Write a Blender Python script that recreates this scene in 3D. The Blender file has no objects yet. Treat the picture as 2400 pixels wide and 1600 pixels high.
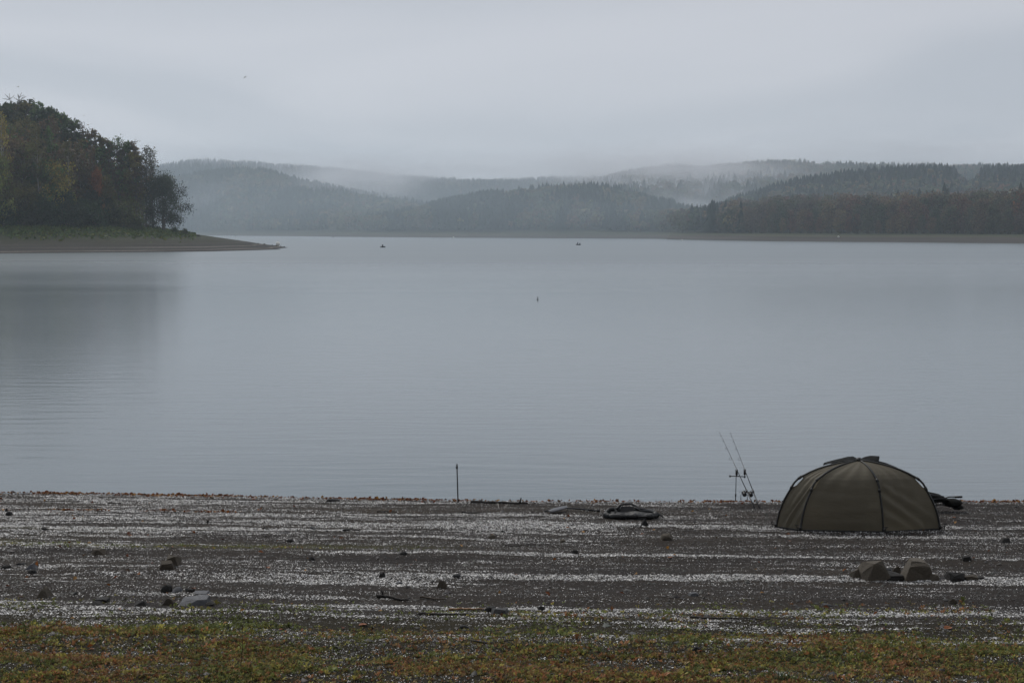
import bpy, bmesh, math, random
import numpy as np
from mathutils import Vector, Matrix

R = math.radians
random.seed(11)
rng = np.random.default_rng(11)
scene = bpy.context.scene
COL = scene.collection

# ------------------------------------------------------------------ camera, sky, sun, exposure
CAM_H, PITCH, FPX = 5.5, 4.375, 50.0 / 36.0 * 2400.0
cam_data = bpy.data.cameras.new('camera')
cam_data.lens = 50.0
cam_data.sensor_width = 36.0
cam_data.clip_start = 0.1
cam_data.clip_end = 20000.0
cam = bpy.data.objects.new('camera', cam_data)
cam.location = (0, 0, CAM_H)
cam.rotation_euler = (R(90 - PITCH), 0, 0)
COL.objects.link(cam)
scene.camera = cam

SUN_EL, SUN_AZ = 48.0, -28.0            # azimuth measured from +Y (over the lake), negative = left
world = bpy.data.worlds.new('World')
scene.world = world
world.use_nodes = True
nt = world.node_tree
nt.nodes.clear()
def wn(kind, **kw):
    n = nt.nodes.new(kind)
    for k, v in kw.items():
        setattr(n, k, v)
    return n
w_out = wn('ShaderNodeOutputWorld')
w_bg = wn('ShaderNodeBackground')
w_bg.inputs['Strength'].default_value = 0.1
w_sky = wn('ShaderNodeTexSky', sky_type='NISHITA')
w_sky.sun_disc = False
w_sky.sun_elevation = R(SUN_EL)
w_sky.sun_rotation = R(SUN_AZ)
w_tc = wn('ShaderNodeTexCoord')
w_sep = wn('ShaderNodeSeparateXYZ')
nt.links.new(w_tc.outputs['Generated'], w_sep.inputs[0])
def wmath(op, a, b=None, clamp=False):
    n = wn('ShaderNodeMath', operation=op)
    n.use_clamp = clamp
    for i, s in enumerate((a, b)):
        if s is None:
            continue
        if isinstance(s, (int, float)):
            n.inputs[i].default_value = s
        else:
            nt.links.new(s, n.inputs[i])
    return n.outputs[0]
zc = wmath('ADD', wmath('MAXIMUM', w_sep.outputs[2], 0.0), 0.09)
w_cmb = wn('ShaderNodeCombineXYZ')
nt.links.new(wmath('DIVIDE', w_sep.outputs[0], zc), w_cmb.inputs[0])
nt.links.new(wmath('DIVIDE', w_sep.outputs[1], zc), w_cmb.inputs[1])
w_map = wn('ShaderNodeMapping')
w_map.inputs['Scale'].default_value = (0.55, 0.42, 1.0)
w_map.inputs['Location'].default_value = (3.1, 0.35, 0.0)
nt.links.new(w_cmb.outputs[0], w_map.inputs[0])
w_noise = wn('ShaderNodeTexNoise')
w_noise.inputs['Scale'].default_value = 1.0
w_noise.inputs['Detail'].default_value = 3.5
w_noise.inputs['Roughness'].default_value = 0.45
w_noise.inputs['Distortion'].default_value = 0.5
nt.links.new(w_map.outputs[0], w_noise.inputs['Vector'])
w_ramp = wn('ShaderNodeValToRGB')
w_ramp.color_ramp.interpolation = 'EASE'
e = w_ramp.color_ramp.elements
e[0].position = 0.32; e[0].color = (0.490, 0.515, 0.566, 1)
e[1].position = 0.66; e[1].color = (0.612, 0.622, 0.668, 1)
nt.links.new(w_noise.outputs['Fac'], w_ramp.inputs['Fac'])
w_mul = wn('ShaderNodeVectorMath', operation='SCALE')
# the deck thins and pales towards the horizon, all the way round
w_hor = wmath('ADD', wmath('MULTIPLY', wmath('POWER', 2.718, wmath('MULTIPLY', wmath('MAXIMUM', w_sep.outputs[2], 0.0), -9.0)), 4.2), 9.0)
nt.links.new(w_hor, w_mul.inputs['Scale'])
nt.links.new(w_ramp.outputs['Color'], w_mul.inputs[0])
w_mix = wn('ShaderNodeMix', data_type='RGBA')
w_mix.inputs['Factor'].default_value = 0.95
nt.links.new(w_sky.outputs['Color'], w_mix.inputs['A'])
nt.links.new(w_mul.outputs[0], w_mix.inputs['B'])
nt.links.new(w_mix.outputs['Result'], w_bg.inputs['Color'])
nt.links.new(w_bg.outputs[0], w_out.inputs['Surface'])

sun_data = bpy.data.lights.new('sun', 'SUN')
sun_data.energy = 1.5
sun_data.angle = R(25)
sun_data.color = (1.0, 0.96, 0.90)
sun = bpy.data.objects.new('sun', sun_data)
sd = Vector((math.sin(R(SUN_AZ)) * math.cos(R(SUN_EL)), math.cos(R(SUN_AZ)) * math.cos(R(SUN_EL)), math.sin(R(SUN_EL))))
sun.rotation_euler = sd.to_track_quat('Z', 'Y').to_euler()
sun.location = (0, 0, 60)
COL.objects.link(sun)

scene.view_settings.view_transform = 'Standard'
scene.view_settings.look = 'None'
scene.view_settings.exposure = 0.0
scene.view_settings.gamma = 1.0
scene.view_settings.use_curve_mapping = False
scene.render.engine = 'CYCLES'
scene.cycles.use_denoising = True
scene.cycles.max_bounces = 6
scene.cycles.volume_bounces = 2
scene.cycles.transparent_max_bounces = 8
scene.cycles.sample_clamp_indirect = 4.0

# ------------------------------------------------------------------ helpers
TP = R(PITCH)
def ray(px, py):
    u, v = (px - 1200.0) / FPX, -(py - 800.0) / FPX
    return Vector((u, math.cos(TP) + v * math.sin(TP), -math.sin(TP) + v * math.cos(TP)))
def at_depth(px, py, Y):
    d = ray(px, py)
    k = Y / d.y
    return Vector((d.x * k, Y, CAM_H + d.z * k))
def ppm(Y):
    return FPX / Y

_tab = np.random.default_rng(5).random((256, 256))
def vnoise(x, y, seed=0):
    x = np.asarray(x, float) + seed * 17.31
    y = np.asarray(y, float) + seed * 9.77
    xi, yi = np.floor(x).astype(int), np.floor(y).astype(int)
    fx, fy = x - xi, y - yi
    fx = fx * fx * (3 - 2 * fx); fy = fy * fy * (3 - 2 * fy)
    a = _tab[xi & 255, yi & 255]; b = _tab[(xi + 1) & 255, yi & 255]
    c = _tab[xi & 255, (yi + 1) & 255]; d = _tab[(xi + 1) & 255, (yi + 1) & 255]
    return (a * (1 - fx) + b * fx) * (1 - fy) + (c * (1 - fx) + d * fx) * fy
def fbm(x, y, seed=0, oct=3):
    s = 0; a = 0.5; t = 0
    for o in range(oct):
        s = s + a * vnoise(np.asarray(x) * 2 ** o, np.asarray(y) * 2 ** o, seed + o); t += a; a *= 0.5
    return s / t
def sstep(t):
    t = np.clip(t, 0, 1)
    return t * t * (3 - 2 * t)

# near shore height field --------------------------------------------------
def shore_y(x):
    x = np.asarray(x, float)
    return 28.5 + 0.095 * np.log1p(np.exp(np.clip(-x * 0.8, -30, 30))) / 0.8 + 0.12 * (vnoise(x * 0.35, 0 * x, 3) - 0.5) + 0.05 * (vnoise(x * 1.7, 0 * x, 6) - 0.5)
def tband(x, y):
    return 28.5 - 0.055 * np.asarray(x) - y
def ground(x, y):
    x = np.asarray(x, float); y = np.asarray(y, float)
    t = shore_y(x) - y
    z = np.where(t < 0, 0.02 + 0.18 * t, 0.02 + 0.12 * sstep(t / 0.5) + 0.042 * np.clip(t - 0.5, 0, None))
    z = z + 0.16 * np.clip(14.0 - y, 0, 14) + 0.03 * np.clip(-y, 0, None)
    tb = tband(x, y)
    w = sstep((t - 0.6) / 0.8)
    z = z + w * (0.014 * np.sin(tb * 4.3 + 1.2 * vnoise(x * .3, y * .3, 8)) + 0.05 * (fbm(x * 0.35, y * 0.6, 2) - 0.5) + 0.02 * (vnoise(x * 3.1, y * 3.3, 4) - 0.5))
    z = z + sstep((t + .2) / 0.4) * 0.022 * (fbm(x * 5, y * 6, 12) - 0.5)
    return np.maximum(z, -2.0)
def gz(x, y):
    return float(ground(np.array([x]), np.array([y]))[0])
def on_ground(px, py):
    d = ray(px, py)
    ks = np.linspace(8, 40, 1601)
    x, y, z = d.x * ks, d.y * ks, CAM_H + d.z * ks
    below = np.nonzero(z < ground(x, y))[0]
    i = below[0] if len(below) else len(ks) - 1
    return Vector((float(x[i]), float(y[i]), gz(float(x[i]), float(y[i]))))

# mesh building ---------------------------------------------------------------
def np_mesh(name, V, F, cols=None, smooth=False):
    V = np.ascontiguousarray(V, dtype=np.float32); F = np.ascontiguousarray(F, dtype=np.int32)
    k = F.shape[1]
    me = bpy.data.meshes.new(name)
    me.vertices.add(len(V)); me.vertices.foreach_set('co', V.ravel())
    me.loops.add(F.size); me.loops.foreach_set('vertex_index', F.ravel())
    me.polygons.add(len(F)); me.polygons.foreach_set('loop_start', np.arange(len(F), dtype=np.int32) * k)
    if smooth:
        me.polygons.foreach_set('use_smooth', np.ones(len(F), dtype=bool))
    me.update(calc_edges=True)
    if cols is not None:
        a = me.color_attributes.new('Col', 'FLOAT_COLOR', 'POINT')
        c = np.ones((len(V), 4), dtype=np.float32); c[:, :3] = cols
        a.data.foreach_set('color', c.ravel())
    return me
def link(name, me, mat=None, parent=None):
    o = bpy.data.objects.new(name, me)
    COL.objects.link(o)
    if mat is not None and me is not None and not me.materials:
        me.materials.append(mat)
    if parent is not None:
        o.parent = parent
    return o
def tag(o, label=None, cat=None, group=None, kind=None):
    if label: o['label'] = label
    if cat: o['category'] = cat
    if group: o['group'] = group
    if kind: o['kind'] = kind
    return o
def empty(name, loc, rz=0.0):
    o = bpy.data.objects.new(name, None)
    o.location = loc; o.rotation_euler = (0, 0, rz)
    o.empty_display_size = 0.2
    COL.objects.link(o)
    return o

class MB:
    def __init__(s):
        s.v = []; s.f = []
    def tube(s, pts, rad, n=6, caps=True, closed=False, squash=1.0):
        pts = [Vector(p) for p in pts]
        if not hasattr(rad, '__len__'):
            rad = [rad] * len(pts)
        b = len(s.v); m = len(pts); up = None
        for i, p in enumerate(pts):
            if closed:
                d = pts[(i + 1) % m] - pts[i - 1]
            else:
                d = pts[min(i + 1, m - 1)] - pts[max(i - 1, 0)]
            d.normalize()
            if up is None:
                up = Vector((0, 0, 1)) if abs(d.z) < 0.9 else Vector((0, 1, 0))
            a = d.cross(up).normalized(); c = a.cross(d).normalized(); up = c
            for j in range(n):
                an = 2 * math.pi * j / n
                s.v.append(p + a * (math.cos(an) * rad[i]) + c * (math.sin(an) * rad[i] * squash))
        for i in range(m if closed else m - 1):
            i2 = (i + 1) % m
            for j in range(n):
                j2 = (j + 1) % n
                s.f.append((b + i * n + j, b + i * n + j2, b + i2 * n + j2, b + i2 * n + j))
        if caps and not closed:
            s.f.append(tuple(b + j for j in range(n - 1, -1, -1)))
            s.f.append(tuple(b + (m - 1) * n + j for j in range(n)))
        return s
    def box(s, c, sz, rot=None):
        b = len(s.v); c = Vector(c)
        for dx in (-.5, .5):
            for dy in (-.5, .5):
                for dz in (-.5, .5):
                    p = Vector((dx * sz[0], dy * sz[1], dz * sz[2]))
                    if rot is not None:
                        p = rot @ p
                    s.v.append(c + p)
        for q in ((0, 1, 3, 2), (4, 6, 7, 5), (0, 4, 5, 1), (2, 3, 7, 6), (0, 2, 6, 4), (1, 5, 7, 3)):
            s.f.append(tuple(b + i for i in q))
        return s
    def ball(s, c, r, nu=10, nv=7, fn=None):
        b = len(s.v); c = Vector(c)
        r = Vector(r) if hasattr(r, '__len__') else Vector((r, r, r))
        for i in range(nv + 1):
            th = math.pi * i / nv
            for j in range(nu):
                ph = 2 * math.pi * j / nu
                d = Vector((math.sin(th) * math.cos(ph), math.sin(th) * math.sin(ph), math.cos(th)))
                k = fn(d) if fn else 1.0
                s.v.append(c + Vector((d.x * r.x, d.y * r.y, d.z * r.z)) * k)
        for i in range(nv):
            for j in range(nu):
                j2 = (j + 1) % nu
                s.f.append((b + i * nu + j, b + (i + 1) * nu + j, b + (i + 1) * nu + j2, b + i * nu + j2))
        return s
    def grid(s, P):
        b = len(s.v); h, w = len(P), len(P[0])
        for row in P:
            s.v.extend(Vector(p) for p in row)
        for i in range(h - 1):
            for j in range(w - 1):
                s.f.append((b + i * w + j, b + i * w + j + 1, b + (i + 1) * w + j + 1, b + (i + 1) * w + j))
        return s
    def mesh(s, name, smooth=False):
        me = bpy.data.meshes.new(name)
        me.from_pydata([tuple(p) for p in s.v], [], s.f)
        if smooth:
            me.polygons.foreach_set('use_smooth', [True] * len(me.polygons))
        me.update()
        return me
    def build(s, name, mat=None, parent=None, smooth=False):
        return link(name, s.mesh(name, smooth), mat, parent)

# materials ------------------------------------------------------------------
class NT:
    def __init__(s, name):
        s.m = bpy.data.materials.new(name); s.m.use_nodes = True
        s.t = s.m.node_tree; s.t.nodes.clear()
        s.out = s.n('ShaderNodeOutputMaterial')
    def n(s, kind, **kw):
        n = s.t.nodes.new(kind)
        for k, v in kw.items():
            setattr(n, k, v)
        return n
    def l(s, a, b):
        s.t.links.new(a, b)
    def put(s, sock, v):
        if hasattr(v, 'is_linked') or hasattr(v, 'links'):
            s.l(v, sock)
        else:
            sock.default_value = v
    def math(s, op, a, b=0.0, clamp=False):
        n = s.n('ShaderNodeMath', operation=op); n.use_clamp = clamp
        s.put(n.inputs[0], a); s.put(n.inputs[1], b)
        return n.outputs[0]
    def coord(s, out='Object', scale=(1, 1, 1), loc=(0, 0, 0), rot=(0, 0, 0)):
        tc = s.n('ShaderNodeTexCoord'); mp = s.n('ShaderNodeMapping')
        mp.inputs['Scale'].default_value = scale; mp.inputs['Location'].default_value = loc; mp.inputs['Rotation'].default_value = rot
        s.l(tc.outputs[out], mp.inputs[0])
        return mp.outputs[0]
    def noise(s, vec, scale, detail=3.0, rough=0.55, dist=0.0):
        n = s.n('ShaderNodeTexNoise')
        n.inputs['Scale'].default_value = scale; n.inputs['Detail'].default_value = detail
        n.inputs['Roughness'].default_value = rough; n.inputs['Distortion'].default_value = dist
        s.l(vec, n.inputs['Vector'])
        return n.outputs['Fac']
    def ramp(s, fac, stops):
        n = s.n('ShaderNodeValToRGB')
        while len(n.color_ramp.elements) < len(stops):
            n.color_ramp.elements.new(0.5)
        for el, (p, c) in zip(n.color_ramp.elements, stops):
            el.position = p
            el.color = (*c, 1) if hasattr(c, '__len__') else (c, c, c, 1)
        s.l(fac, n.inputs['Fac'])
        return n.outputs['Color']
    def mix(s, a, b, fac, blend='MIX'):
        n = s.n('ShaderNodeMix', data_type='RGBA', blend_type=blend)
        s.put(n.inputs['Factor'], fac)
        for k, v in (('A', a), ('B', b)):
            if isinstance(v, tuple):
                n.inputs[k].default_value = (*v, 1)
            else:
                s.l(v, n.inputs[k])
        return n.outputs['Result']
    def attr(s, name='Col'):
        n = s.n('ShaderNodeAttribute'); n.attribute_name = name
        return n.outputs['Color']
    def bump(s, h, strength=0.3, dist=0.02):
        n = s.n('ShaderNodeBump'); n.inputs['Strength'].default_value = strength; n.inputs['Distance'].default_value = dist
        s.l(h, n.inputs['Height'])
        return n.outputs['Normal']
    def pbsdf(s, color, rough=0.6, normal=None, spec=0.5, ior=None, metal=0.0):
        p = s.n('ShaderNodeBsdfPrincipled')
        if isinstance(color, tuple):
            p.inputs['Base Color'].default_value = (*color, 1)
        else:
            s.l(color, p.inputs['Base Color'])
        s.put(p.inputs['Roughness'], rough)
        p.inputs['Specular IOR Level'].default_value = spec
        p.inputs['Metallic'].default_value = metal
        if ior: p.inputs['IOR'].default_value = ior
        if normal is not None: s.l(normal, p.inputs['Normal'])
        return p.outputs[0]
    def done(s, shader):
        s.l(shader, s.out.inputs['Surface'])
        return s.m

def simple_mat(name, c, rough=0.6, var=0.35, scale=6.0, bump=0.2, bdist=0.01, spec=0.5, metal=0.0):
    t = NT(name)
    v = t.coord()
    f = t.noise(v, scale, 5)
    col = t.ramp(f, [(0.25, tuple(x * (1 - var) for x in c)), (0.75, tuple(min(1, x * (1 + var)) for x in c))])
    nb = t.bump(t.noise(v, scale * 5, 4), bump, bdist)
    return t.done(t.pbsdf(col, rough, nb, spec, metal=metal))
def attr_mat(name, rough=0.7, spec=0.3, transl=0.0, var=0.0):
    t = NT(name)
    c = t.attr()
    if var:
        v = t.coord()
        c = t.mix(c, t.ramp(t.noise(v, 40.0, 3), [(0.3, 1 - var), (0.7, 1 + var)]), 1.0, 'MULTIPLY')
    p = t.pbsdf(c, rough, None, spec)
    if transl:
        tr = t.n('ShaderNodeBsdfTranslucent'); t.l(c, tr.inputs['Color'])
        mx = t.n('ShaderNodeMixShader'); mx.inputs[0].default_value = transl
        t.l(p, mx.inputs[1]); t.l(tr.outputs[0], mx.inputs[2])
        p = mx.outputs[0]
    return t.done(p)
def foliage_mat(name, transl=0.3):
    t = NT(name)
    oi = t.n('ShaderNodeObjectInfo')
    c = t.mix(oi.outputs['Color'], t.attr(), 1.0, 'MULTIPLY')
    p = t.pbsdf(c, 0.65, None, 0.25)
    tr = t.n('ShaderNodeBsdfTranslucent'); t.l(c, tr.inputs['Color'])
    mx = t.n('ShaderNodeMixShader'); mx.inputs[0].default_value = transl
    t.l(p, mx.inputs[1]); t.l(tr.outputs[0], mx.inputs[2])
    return t.done(mx.outputs[0])

# ------------------------------------------------------------------ water
def water_material():
    t = NT('lake_water')
    v1 = t.coord(scale=(0.30, 1.5, 1.0))
    v2 = t.coord(scale=(1.1, 3.4, 1.0), rot=(0, 0, R(9)))
    v3 = t.coord(scale=(0.004, 0.030, 1.0), rot=(0, 0, R(-2)))
    n1 = t.noise(v1, 1.0, 3.0, 0.5, 0.6)
    n2 = t.noise(v2, 1.0, 2.0, 0.5)
    patch = t.noise(v3, 1.0, 3.0, 0.55, 0.4)
    sp = t.n('ShaderNodeSeparateXYZ'); t.l(t.coord(), sp.inputs[0])
    # wind ruffles the open lake beyond about two hundred metres, the lee by the beach lies calmer
    wind = t.math('DIVIDE', t.math('SUBTRACT', t.math('ADD', sp.outputs[1], t.math('MULTIPLY', t.math('SUBTRACT', patch, .5), 60.0)), 130.0), 170.0, True)
    amp = t.math('ADD', t.ramp(patch, [(0.35, 0.75), (0.65, 0.95)]), t.math('MULTIPLY', wind, 0.6))
    h = t.math('MULTIPLY', t.math('ADD', t.math('MULTIPLY', n1, 1.0), t.math('MULTIPLY', n2, 0.16)), amp)
    rough = t.math('ADD', t.ramp(patch, [(0.3, 0.145), (0.7, 0.158)]), t.math('MULTIPLY', wind, 0.15))
    nb = t.bump(h, 0.14, 0.10)
    base = t.ramp(t.noise(t.coord(scale=(0.01, 0.02, 1)), 1.0, 2), [(0.3, (0.105, 0.138, 0.155)), (0.7, (0.122, 0.155, 0.170))])
    return t.done(t.pbsdf(base, rough, nb, 0.5, 1.36))
ws = np.concatenate([np.linspace(-6000, -300, 20), np.linspace(-250, 250, 26), np.linspace(300, 6000, 20)])
wy = np.concatenate([np.linspace(26, 200, 20), np.linspace(250, 6000, 30)])
gx, gy = np.meshgrid(ws, wy)
V = np.stack([gx.ravel(), gy.ravel(), 0 * gx.ravel()], 1)
def grid_faces(h, w):
    i, j = np.meshgrid(np.arange(h - 1), np.arange(w - 1), indexing='ij')
    a = (i * w + j).ravel()
    return np.stack([a, a + 1, a + w + 1, a + w], 1)
water = link('water', np_mesh('water', V, grid_faces(*gx.shape)), water_material())
tag(water, 'calm grey reservoir lake with faint ripples', None, None, 'structure')

# ------------------------------------------------------------------ near beach
def beach_material():
    t = NT('dark_gravel_shore')
    v = t.coord()
    n_big = t.noise(t.coord(scale=(0.25, 0.9, 1)), 1.0, 4)
    n_mid = t.noise(v, 7.0, 5, 0.65)
    n_fine = t.noise(v, 55.0, 4, 0.7)
    c = t.ramp(n_fine, [(0.28, (0.014, 0.012, 0.0105)), (0.5, (0.039, 0.034, 0.030)), (0.68, (0.078, 0.069, 0.061)), (0.82, (0.16, 0.148, 0.135))])
    c = t.mix(c, t.ramp(n_mid, [(0.3, 0.7), (0.7, 1.25)]), 1.0, 'MULTIPLY')
    c = t.mix(c, t.ramp(n_big, [(0.3, (0.85, 0.85, 0.9)), (0.7, (1.15, 1.1, 1.02))]), 1.0, 'MULTIPLY')
    c = t.mix(c, t.attr(), 1.0, 'MULTIPLY')
    h = t.math('ADD', t.math('MULTIPLY', n_fine, 0.6), n_mid)
    nb = t.bump(h, 0.9, 0.03)
    rough = t.ramp(n_mid, [(0.3, 0.65), (0.7, 0.95)])
    return t.done(t.pbsdf(c, rough, nb, 0.06))
xs = np.concatenate([np.linspace(-400, -40, 19), np.linspace(-36, -15, 15), np.linspace(-14, 14, 311), np.linspace(15, 36, 15), np.linspace(40, 400, 19)])
ys = np.concatenate([np.linspace(-300, -10, 12), np.linspace(-6, 12, 19), np.linspace(12.5, 30.5, 226), np.linspace(31, 40, 6)])
gx, gy = np.meshgrid(xs, ys)
gzv = ground(gx, gy)
tb = tband(gx, gy)
Y_MID = {p: on_ground(1200, p).y for p in range(1150, 1600, 1)}
def tpx(py):
    return 28.5 - Y_MID[int(py)]
moss = np.exp(-((tb - tpx(1285) + 0.6 * (vnoise(gx * .4, gy * .4, 31) - .5)) / 0.22) ** 2) * sstep((-gx - 0.0) / 4) * 0.8 + np.exp(-((tb - tpx(1252)) / 0.12) ** 2) * sstep((-gx - 4) / 3) * 0.5
mud = np.exp(-((tb - tpx(1197)) / 0.35) ** 2) * sstep((gx + 5) / 3) * (1 - sstep((gx - 3.5) / 1.5)) * sstep((fbm(gx * .5, gy, 33) - .25) / .3)
weedy = sstep((tb - tpx(1425)) / 1.2)
c = np.ones(gx.shape + (3,))
def tint(c, m, col):
    return c * (1 - m[..., None]) + np.array(col) * m[..., None]
c = tint(c, moss, (1.5, 1.75, 0.6)); c = tint(c, mud * 0.8, (1.5, 1.4, 1.2)); c = tint(c, weedy * 0.7, (0.75, 0.75, 0.4))
V = np.stack([gx.ravel(), gy.ravel(), gzv.ravel()], 1)
ground_o = link('ground', np_mesh('ground', V, grid_faces(*gx.shape), c.reshape(-1, 3), True), beach_material())
tag(ground_o, 'dark gravel lake shore sloping to the water', None, None, 'structure')

# loose stuff on the beach: scattered in the strip of shore that lies before the viewer
def strip_points(n, y0=13.2, y1=28.9, wide=2.2):
    y = y0 + (y1 - y0) * rng.random(n * 2)
    x = (rng.random(n * 2) * 2 - 1) * (0.37 * y1 + wide)
    k = np.abs(x) < 0.37 * y + wide
    return x[k][:n], y[k][:n]
BANDS = [(1168, .30, .18), (1182, .22, .15), (1208, .40, .22), (1228, 1.0, .30), (1248, .55, .14), (1268, .70, .17), (1298, .85, .085), (1322, .15, .2),
         (1349, 1.0, .20), (1372, .40, .25), (1411, .38, .12), (1428, .50, .14), (1444, .85, .12), (1465, .45, .2), (1488, .38, .22), (1545, .30, .2), (1585, .28, .2)]
def shell_density(x, y):
    tb = tband(x, y) + 0.22 * (fbm(x * 0.35, y * 0.35, 41) - 0.5) + 0.05 * (vnoise(x * 2.2, y * 2, 44) - .5)
    t = shore_y(x) - y
    d = np.full(x.shape, 0.065)
    left = sstep(-x / 7)
    for i, (py, s, w) in enumerate(BANDS):
        m = np.clip((0.45 if s > .8 else 0.15) + 1.35 * (vnoise(x * 0.22, 0 * x, 60 + i) - 0.15), 0, 1.25)
        if py < 1290: m = np.clip(m + 0.55 * left, 0, 1.2) * (1 - 0.55 * sstep((x - 2.5) / 3))
        d = d + s * m * np.exp(-((tb - tpx(py)) / w) ** 2)
    d = d + 0.16 * left * sstep((tpx(1300) - tb) / .5)
    streak = sstep((0.65 * fbm(x * 0.40, tb * 5.0, 77, 3) + 0.35 * fbm(x * 0.8, tb * 12.0, 79, 2) - 0.42) / 0.15)
    d = d * (0.24 + 1.65 * streak) + 0.05 * streak
    gap = np.exp(-((tb - tpx(1192)) / 0.28) ** 2) * sstep((fbm(x * .5, y, 33) - .2) / .3)
    d = d * (1 - 0.75 * gap)
    d = d * (0.45 + 1.1 * fbm(x * 2.4, y * 5, 71, 2)) * (0.45 + 1.1 * fbm(x * 7, y * 12, 73, 2))
    d = d * (1 - 0.85 * sstep((tb - tpx(1470)) / 0.9)) + 0.22 * sstep((fbm(x * 0.9, y * 2.2, 86) - 0.55) / 0.08) * sstep((tb - tpx(1470)) / 0.9) * vnoise(x * 6, y * 9, 87)
    d = np.where(t < 0.1, 0, d)
    d = np.where((t > 0.1) & (t < 0.7), np.maximum(d, 0.30), d)
    return np.clip(d, 0, 0.85)
def scatter_quads(x, y, z, r, tilt, aspect=0.7, bend=0.35):
    n = len(x)
    yaw = rng.random(n) * 2 * np.pi; td = rng.random(n) * 2 * np.pi
    tl = np.abs(rng.normal(0, tilt, n))
    nrm = np.stack([np.sin(tl) * np.cos(td), np.sin(tl) * np.sin(td), np.cos(tl)], 1)
    a = np.stack([np.cos(yaw), np.sin(yaw), 0 * yaw], 1)
    a -= nrm * (a * nrm).sum(1, keepdims=True); a /= np.linalg.norm(a, axis=1, keepdims=True)
    b = np.cross(nrm, a)
    p = np.stack([x, y, z], 1)
    r = r[:, None]
    V = np.stack([p + a * r, p + b * r * aspect + nrm * r * bend, p - a * r * 0.9, p - b * r * aspect + nrm * r * bend * 0.6], 1)
    lift = np.maximum(0, (z[:, None] - V[:, :, 2]).max(1))
    V[:, :, 2] += lift[:, None] * 0.8
    V = V.reshape(-1, 3)
    i = np.arange(n) * 4
    F = np.concatenate([np.stack([i, i + 1, i + 2], 1), np.stack([i, i + 2, i + 3], 1)])
    return V, F
x, y = strip_points(1700000)
dens = shell_density(x, y)
k = rng.random(len(x)) < dens
x, y, dens = x[k], y[k], dens[k]
z = ground(x, y) + 0.002
r = (0.0042 + 0.0115 * rng.random(len(x)) ** 2.2) * (0.72 + 0.50 * sstep(dens / .55))
V, F = scatter_quads(x, y, z, r, 0.38)
sh = np.where(rng.random(len(x)) < 0.48 - 0.26 * sstep(dens / .5), 0.18 + 0.30 * rng.random(len(x)), 0.62 + 0.28 * rng.random(len(x)))
warm = rng.random(len(x)) * 0.10
sc_ = np.stack([sh, sh * (1 - warm * .35), sh * (1 - warm)], 1)
o = link('shell_litter', np_mesh('shell_litter', V, F, np.repeat(sc_, 4, 0)), attr_mat('shell', 0.42, 0.5))
tag(o, 'small white flecks of shell strewn in bands along the shore', 'shells', None, 'stuff')

# dark pebbles
x, y = strip_points(32000)
z = ground(x, y)
n = len(x)
rr = 0.008 + 0.022 * rng.random(n) ** 3 + np.where(rng.random(n) < .035, 0.035 * rng.random(n) ** 1.5, 0)
base = np.array([[1, 0, 0], [0, 1, 0], [-1, 0, 0], [0, -1, 0], [0, 0, 1], [0, 0, -1]], float)
P = base[None] * (0.55 + 0.9 * rng.random((n, 6, 1))) + rng.normal(0, 0.18, (n, 6, 3))
P[:, :, 2] *= 0.62
P = P * rr[:, None, None] + np.stack([x, y, z + rr * 0.15], 1)[:, None]
tri = np.array([[0, 1, 4], [1, 2, 4], [2, 3, 4], [3, 0, 4]])     # the underside is bedded in the gravel
F = (tri[None] + (np.arange(n) * 6)[:, None, None]).reshape(-1, 3)
g = (0.015 + 0.07 * rng.random(n) ** 2)[:, None] * np.array([[1.0, .95, .88]]) * (0.9 + .2 * rng.random((n, 3)))
o = link('pebbles', np_mesh('pebbles', P.reshape(-1, 3), F, np.repeat(g, 6, 0)), attr_mat('pebble', 0.6, 0.4))
tag(o, 'small dark pebbles of the gravel shore', 'pebbles', None, 'stuff')

# low weeds in the foreground
def weed_density(x, y):
    tb = tband(x, y) * 1.0 + 0.03 * x
    d0 = sstep((tb - tpx(1395)) / 1.0) * 0.11
    d1 = sstep((tb - tpx(1463) + 0.8 * (fbm(x * .5, y * .8, 81) - .5)) / 0.9)
    d = d0 * sstep((fbm(x * 1.3, y * 2.2, 82) - 0.38) / .2) * 1.6 + d1 * (0.45 + 0.75 * sstep((fbm(x * 1.4, y * 2.6, 83) - 0.25) / .4))
    d = d + np.exp(-((tb - tpx(1287)) / 0.2) ** 2) * 0.10 * sstep(-x / 4)
    hole = sstep((fbm(x * 0.9, y * 2.2, 86) - 0.54) / 0.10)
    return np.clip(d * (1 - 0.82 * hole), 0, 1)
x, y = strip_points(290000, 13.0, 24.5, 1.6)
k = rng.random(len(x)) < weed_density(x, y)
x, y = x[k], y[k]
n = len(x)
z = ground(x, y)
NL = 6
hgt = 0.013 + 0.026 * rng.random(n) * (0.3 + 1.4 * fbm(x * 1.2, y * 2, 88)) + np.where(rng.random(n) < .02, .04 * rng.random(n), 0)
hue = 0.500 + 0.55 * (fbm(x * 0.9, y * 1.6, 90) - 0.5) + 0.42 * (rng.random(n) - 0.5) - 0.10 * (1 - sstep((tband(x, y) - tpx(1450)) / 1.2))
green = np.array([0.105, 0.120, 0.038]); ygreen = np.array([0.215, 0.190, 0.050]); red = np.array([0.205, 0.098, 0.044]); brn = np.array([0.175, 0.125, 0.055])
pick = rng.random(n)
colr = np.where((hue < 0.46)[:, None], green, np.where((hue < 0.56)[:, None], ygreen, np.where((pick < 0.55)[:, None], red, brn)))
colr = 1.75 * colr * (0.45 + 1.1 * rng.random((n, 1)) ** 1.3)
Vs = []; Cs = []
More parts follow.
